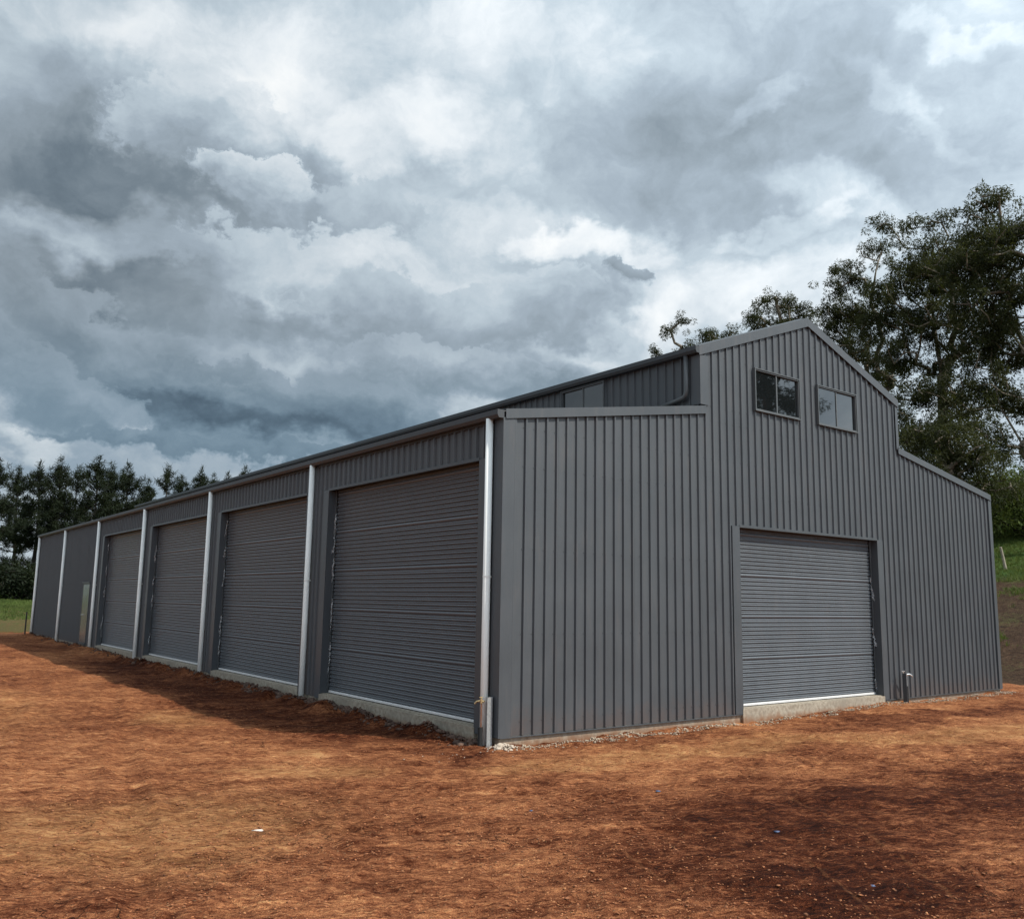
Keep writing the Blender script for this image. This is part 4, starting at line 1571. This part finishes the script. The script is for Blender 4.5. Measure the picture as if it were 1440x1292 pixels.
gum_tree('dense low gum mass behind the right lean-to roof slope', 64.0, 46,
         [(64.0, 3, 0), (63.9, 5, 0), (63.8, 7.5, 0)],
         [(62.6, 9.6, 0, 1.6, .8, 30), (63.8, 8.6, 0, 1.7, .9, 36), (65.0, 8.2, 0, 1.4, .8, 26), (64.8, 6.4, 0, 1.3, .6, 22), (65.9, 6.7, 1, 1.0, .5, 14), (62.8, 7.6, 0, 1.4, .9, 22)], 17, r_base=.25, clump=.55)
# stands out of frame to the right of the camera; the gable window mirrors it
gum_tree('gum tree mirrored in the left gable window', 101.4, 36.3,
         [(101.4, 0, 0), (101.8, 6, 0), (102.5, 10, 0), (102.8, 14, 0)],
         [(103.0, 20.5, 0, 2.6, 1.2, 70), (100.0, 20.0, 0, 2.0, 1.0, 44), (105.5, 18.0, 0, 2.4, 1.2, 56), (101.0, 17.0, 0, 1.6, .7, 24), (98.2, 18.6, 0, 1.2, .6, 16), (104.5, 13.5, 0, 2.4, 1.0, 44),
          (101.5, 11.5, 0, 1.6, .8, 22), (98.6, 11.6, 0, .9, .5, 9), (102.5, 15.2, 0, 1.8, .8, 30), (99.8, 14.2, 0, 1.2, .6, 16), (103.5, 10.2, 0, 2.6, .9, 40)], 18, r_base=.34, dens=.8,
         group='trees outside the frame')



# ---- radiata pines
def pine(seed, H, spread, lean=0.0, n_whorl=26, needle=.42, thin=0.0):
    rng = np.random.default_rng(seed)
    t = thing('pine_tree', 'pine', 'tree')
    tr = [np.array([lean * H * (s ** 2) + .12 * math.sin(s * 5 + seed), .1 * math.cos(s * 4 + seed), H * s]) for s in np.linspace(0, 1, 15)]
    V, F = [], []
    sides = 6

    def seg(a, b, ra, rb):
        d = (b - a) / (np.linalg.norm(b - a) + 1e-9)
        u = np.cross(d, [.3, .9, .1])
        u /= np.linalg.norm(u)
        w = np.cross(d, u)
        o = len(V)
        ns = sides if ra > .08 else 4
        for (c, r) in ((a, ra), (b, rb)):
            for k in range(ns):
                V.append(c + (u * math.cos(6.2832 * k / ns) + w * math.sin(6.2832 * k / ns)) * r)
        for k in range(ns):
            F.append((o + k, o + (k + 1) % ns, o + ns + (k + 1) % ns, o + ns + k))
    for i in range(14):
        seg(tr[i], tr[i + 1], .26 * (1 - i / 14.5) + .02, .26 * (1 - (i + 1) / 14.5) + .02)
    CL = []
    UPL = []
    for k in range(n_whorl):
        s = .10 + .90 * (k / n_whorl) ** .9
        if rng.random() < thin:
            continue
        zc = H * s
        c = np.array([lean * H * s ** 2, 0, zc])
        prof = spread * (0.55 + .45 * min(1, s * 2.2)) * (1 - max(0, s - .35) / .67) ** .75 + .16
        if s < .42:
            prof *= .8
            if rng.random() < .6:
                continue
        nb = rng.integers(3, 6)
        a0 = rng.uniform(0, 6.28)
        for b in range(nb):
            a = a0 + b * 6.28 / nb + rng.uniform(-.4, .4)
            ln = prof * rng.uniform(.55, 1.15)
            rise = rng.uniform(.05, .45) + (.5 if s > .8 else 0)
            tip = c + np.array([math.cos(a) * ln, math.sin(a) * ln, ln * rise])
            mid = c + (tip - c) * .55 + np.array([0, 0, -.08 * ln])
            seg(c, mid, .035 + .015 * ln, .03)
            seg(mid, tip, .03, .012)
            m = max(2, int(ln * 3.4))
            for q in range(m):
                f = .3 + .7 * (q + .5) / m
                base = mid + (tip - mid) * ((f - .55) / .45) if f > .55 else c + (mid - c) * (f / .55)
                CL.append(base + rng.normal(0, .16, 3))
                UPL.append(rise)
    for q in np.linspace(.84, 1.06, 12):
        CL.append(np.array([lean * H * q ** 2, 0, H * q]) + rng.normal(0, .05, 3))
    np_mesh('trunk', np.array(V), np.array([f for f in F]), M['pine_bark'], t)
    CL = np.array(CL)
    n_per = 24
    C = np.repeat(CL, n_per, 0)
    n = len(C)
    d = rng.normal(0, 1, (n, 3)) + np.array([0, 0, .55])
    d /= np.linalg.norm(d, axis=1, keepdims=True)
    O = C + rng.normal(0, .13, (n, 3))
    side = np.cross(d, rng.normal(0, 1, (n, 3)))
    side /= np.linalg.norm(side, axis=1, keepdims=True)
    L = needle * rng.uniform(.7, 1.35, (n, 1))
    w = .055
    Vn = np.stack([O - side * w * .5, O + side * w * .5, O + d * L + side * w * .3, O + d * L - side * w * .3], 1)
    np_mesh('crown', Vn.reshape(-1, 3), np.arange(n * 4).reshape(-1, 4), M['pine_leaf'], t)
    return t


ORD = ['first', 'second', 'third', 'fourth', 'fifth', 'sixth', 'seventh', 'eighth', 'ninth', 'tenth', 'eleventh', 'twelfth', 'thirteenth',
       'fourteenth', 'fifteenth', 'sixteenth', 'seventeenth', 'eighteenth', 'nineteenth', 'twentieth', 'twenty-first', 'twenty-second', 'twenty-third']
protos = [pine(101, 15.0, 3.9, .005, 25), pine(102, 15.0, 3.4, .02, 25), pine(103, 15.0, 4.2, -.015, 23, .45, .10), pine(104, 15.0, 2.9, -.01, 26), pine(105, 15.0, 3.8, .03, 23, .44, .14)]
# azimuth, elevation of the top, distance
PINES = [(5.0, 7.1, 104, 0), (6.6, 7.0, 98, 2), (7.7, 6.7, 110, 4), (8.7, 7.0, 104, 1), (9.7, 7.35, 100, 3), (10.6, 6.9, 112, 2), (11.6, 7.6, 100, 0), (12.5, 7.2, 108, 1), (13.4, 7.3, 103, 4),
         (14.4, 6.5, 112, 3), (15.4, 7.35, 104, 2), (16.3, 6.9, 112, 0), (17.5, 7.4, 110, 1), (18.2, 7.1, 116, 3), (18.9, 7.2, 112, 4), (20.0, 7.7, 114, 0), (20.8, 7.2, 120, 1), (21.5, 7.6, 118, 3),
         (22.3, 7.5, 120, 1), (22.9, 7.45, 124, 3), (23.6, 7.5, 126, 4), (24.4, 7.5, 130, 3), (25.4, 7.45, 132, 1)]
used = set()
for i, (a, e, D, k) in enumerate(PINES):
    x, y = polar(a, None, D)
    z = float(terr(np.array([x]), np.array([y]))[0])
    top = CAM[2] + D * math.tan(math.radians(e))
    o = protos[k] if k not in used else copy_tree(protos[k])
    used.add(k)
    s = (top - z) / 15.0
    o.location = (x, y, z - .1)
    wd = s * random.uniform(.9, 1.1) * (1.06 if a < 17 else .9)
    o.scale = (wd, wd, s)
    o.rotation_euler = (0, 0, random.random() * 6.28)
    o['label'] = 'tall dark pine in the row behind the shed, %s from the left edge' % ORD[i]
    o['category'] = 'tree'
    o['group'] = 'pines in a row behind the shed'


# ---- shrubs
def shrub(label, x, y, r, h, seed, mat, group=None, n=150, leaf=.12, npl=40):
    rng = np.random.default_rng(seed)
    z = float(terr(np.array([x]), np.array([y]))[0]) - .05
    t = thing('shrub', label, 'shrub', (x, y, z), 0, group)
    sk = Skeleton([np.array([0, 0, 0.]), np.array([.02, 0, h * .18]), np.array([0, .03, h * .35])])
    d = rng.normal(0, 1, (n, 3))
    d /= np.linalg.norm(d, axis=1, keepdims=True)
    rr = rng.uniform(.35, 1, (n, 1)) ** .5
    tg = np.array([0, 0, h * .52]) + d * rr * np.array([r, r, h * .48]) * (1 + .25 * np.sin(d[:, :1] * 5 + seed))
    sk.grow(list(tg), .5, rng)
    sk.mesh('stem', M['pine_bark'], t, .008, .09, 5)
    V, F = leaf_quads(tg, npl, r * .28, h * .14, leaf, leaf * .3, rng, .2)
    np_mesh('crown', V, F, mat, t)
    return t


x, y = polar(67.2, None, 56)
shrub('large rounded light green bush on the grassy rise at the right edge', x, y, 2.6, 4.0, 31, M['bush_leaf'], None, 260, .16, 60)
x, y = polar(66.0, None, 60)
shrub('dark bush under the gum trees, behind the leaning fence post', x, y, 2.2, 2.8, 32, M['gum_leaf'], None, 200, .16, 60)
for i, a in enumerate((5.6, 7.0, 8.3, 9.4)):
    x, y = polar(a, None, 94 + 2 * (i % 2))
    shrub('dark undergrowth shrub at the foot of the pines, %s from the left edge' % ORD[i], x, y, 2.0, 3.2 + .5 * (i % 2), 41 + i, M['pine_leaf'], 'undergrowth shrubs below the pines', 110, .25, 40)

px_, py_ = polar(66.25, None, 46)
pz_ = float(terr(np.array([px_]), np.array([py_]))[0])
fp = thing('fence_post', 'weathered grey timber post leaning on the green rise right of the shed', 'post', (px_, py_, pz_))
mb = MB()
mb.tube([(.02, 0, -.3), (0, 0, .0), (-.07, .05, .55), (-.17, .08, 1.0)], [.075, .075, .065, .055], 8)
mb.build('timber_post', M['timber'], fp)


# ---- grass and weeds on the rise at the right and the paddock at the left
def tufts(name, P, h, w, blades):
    n = len(P)
    C = np.repeat(P, blades, 0)
    m = len(C)
    hh = np.repeat(h, blades)[:, None] * RNG.uniform(.6, 1.2, (m, 1))
    a = RNG.uniform(0, 6.28, m)
    off = np.stack([np.cos(a), np.sin(a), a * 0], 1)
    O = C + off * RNG.uniform(0, .12, (m, 1))
    side = np.stack([-np.sin(a), np.cos(a), a * 0], 1) * w
    tip = O + off * hh * RNG.uniform(.1, .6, (m, 1)) + np.array([0, 0, 1.]) * hh
    V = np.stack([O - side, O + side, tip + side * .2, tip - side * .2], 1).reshape(-1, 3)
    o = np_mesh(name, V, np.arange(m * 4).reshape(-1, 4), M['grass_blade'])
    o['kind'] = 'stuff'


n = 9000
a = np.radians(RNG.uniform(63.5, 70, n))
r = RNG.uniform(27, 74, n)
x, y = CAM[0] + r * np.sin(a), CAM[1] + r * np.cos(a)
soil = (x < 32) & (fbm(x, y, .5, 3, .5, 91) + RNG.uniform(-.4, .4, n) < .25)
ok = ~soil & (x > 21)
x, y = x[ok], y[ok]
tufts('rise_grass', np.stack([x, y, terr(x, y) - .02], 1), RNG.uniform(.06, .2, len(x)), .012, 9)
n = 9000
a = np.radians(RNG.uniform(4.5, 11, n))
r = RNG.uniform(60, 108, n)
x, y = CAM[0] + r * np.sin(a), CAM[1] + r * np.cos(a)
ok = (y > 54 + 3 * fbm(x, y, .2, 2, .5, 92)) & ((y > 66) | (RNG.random(n) < .35))
x, y = x[ok], y[ok]
tufts('paddock_grass', np.stack([x, y, terr(x, y) - .02], 1), RNG.uniform(.08, .22, len(x)), .02, 8)
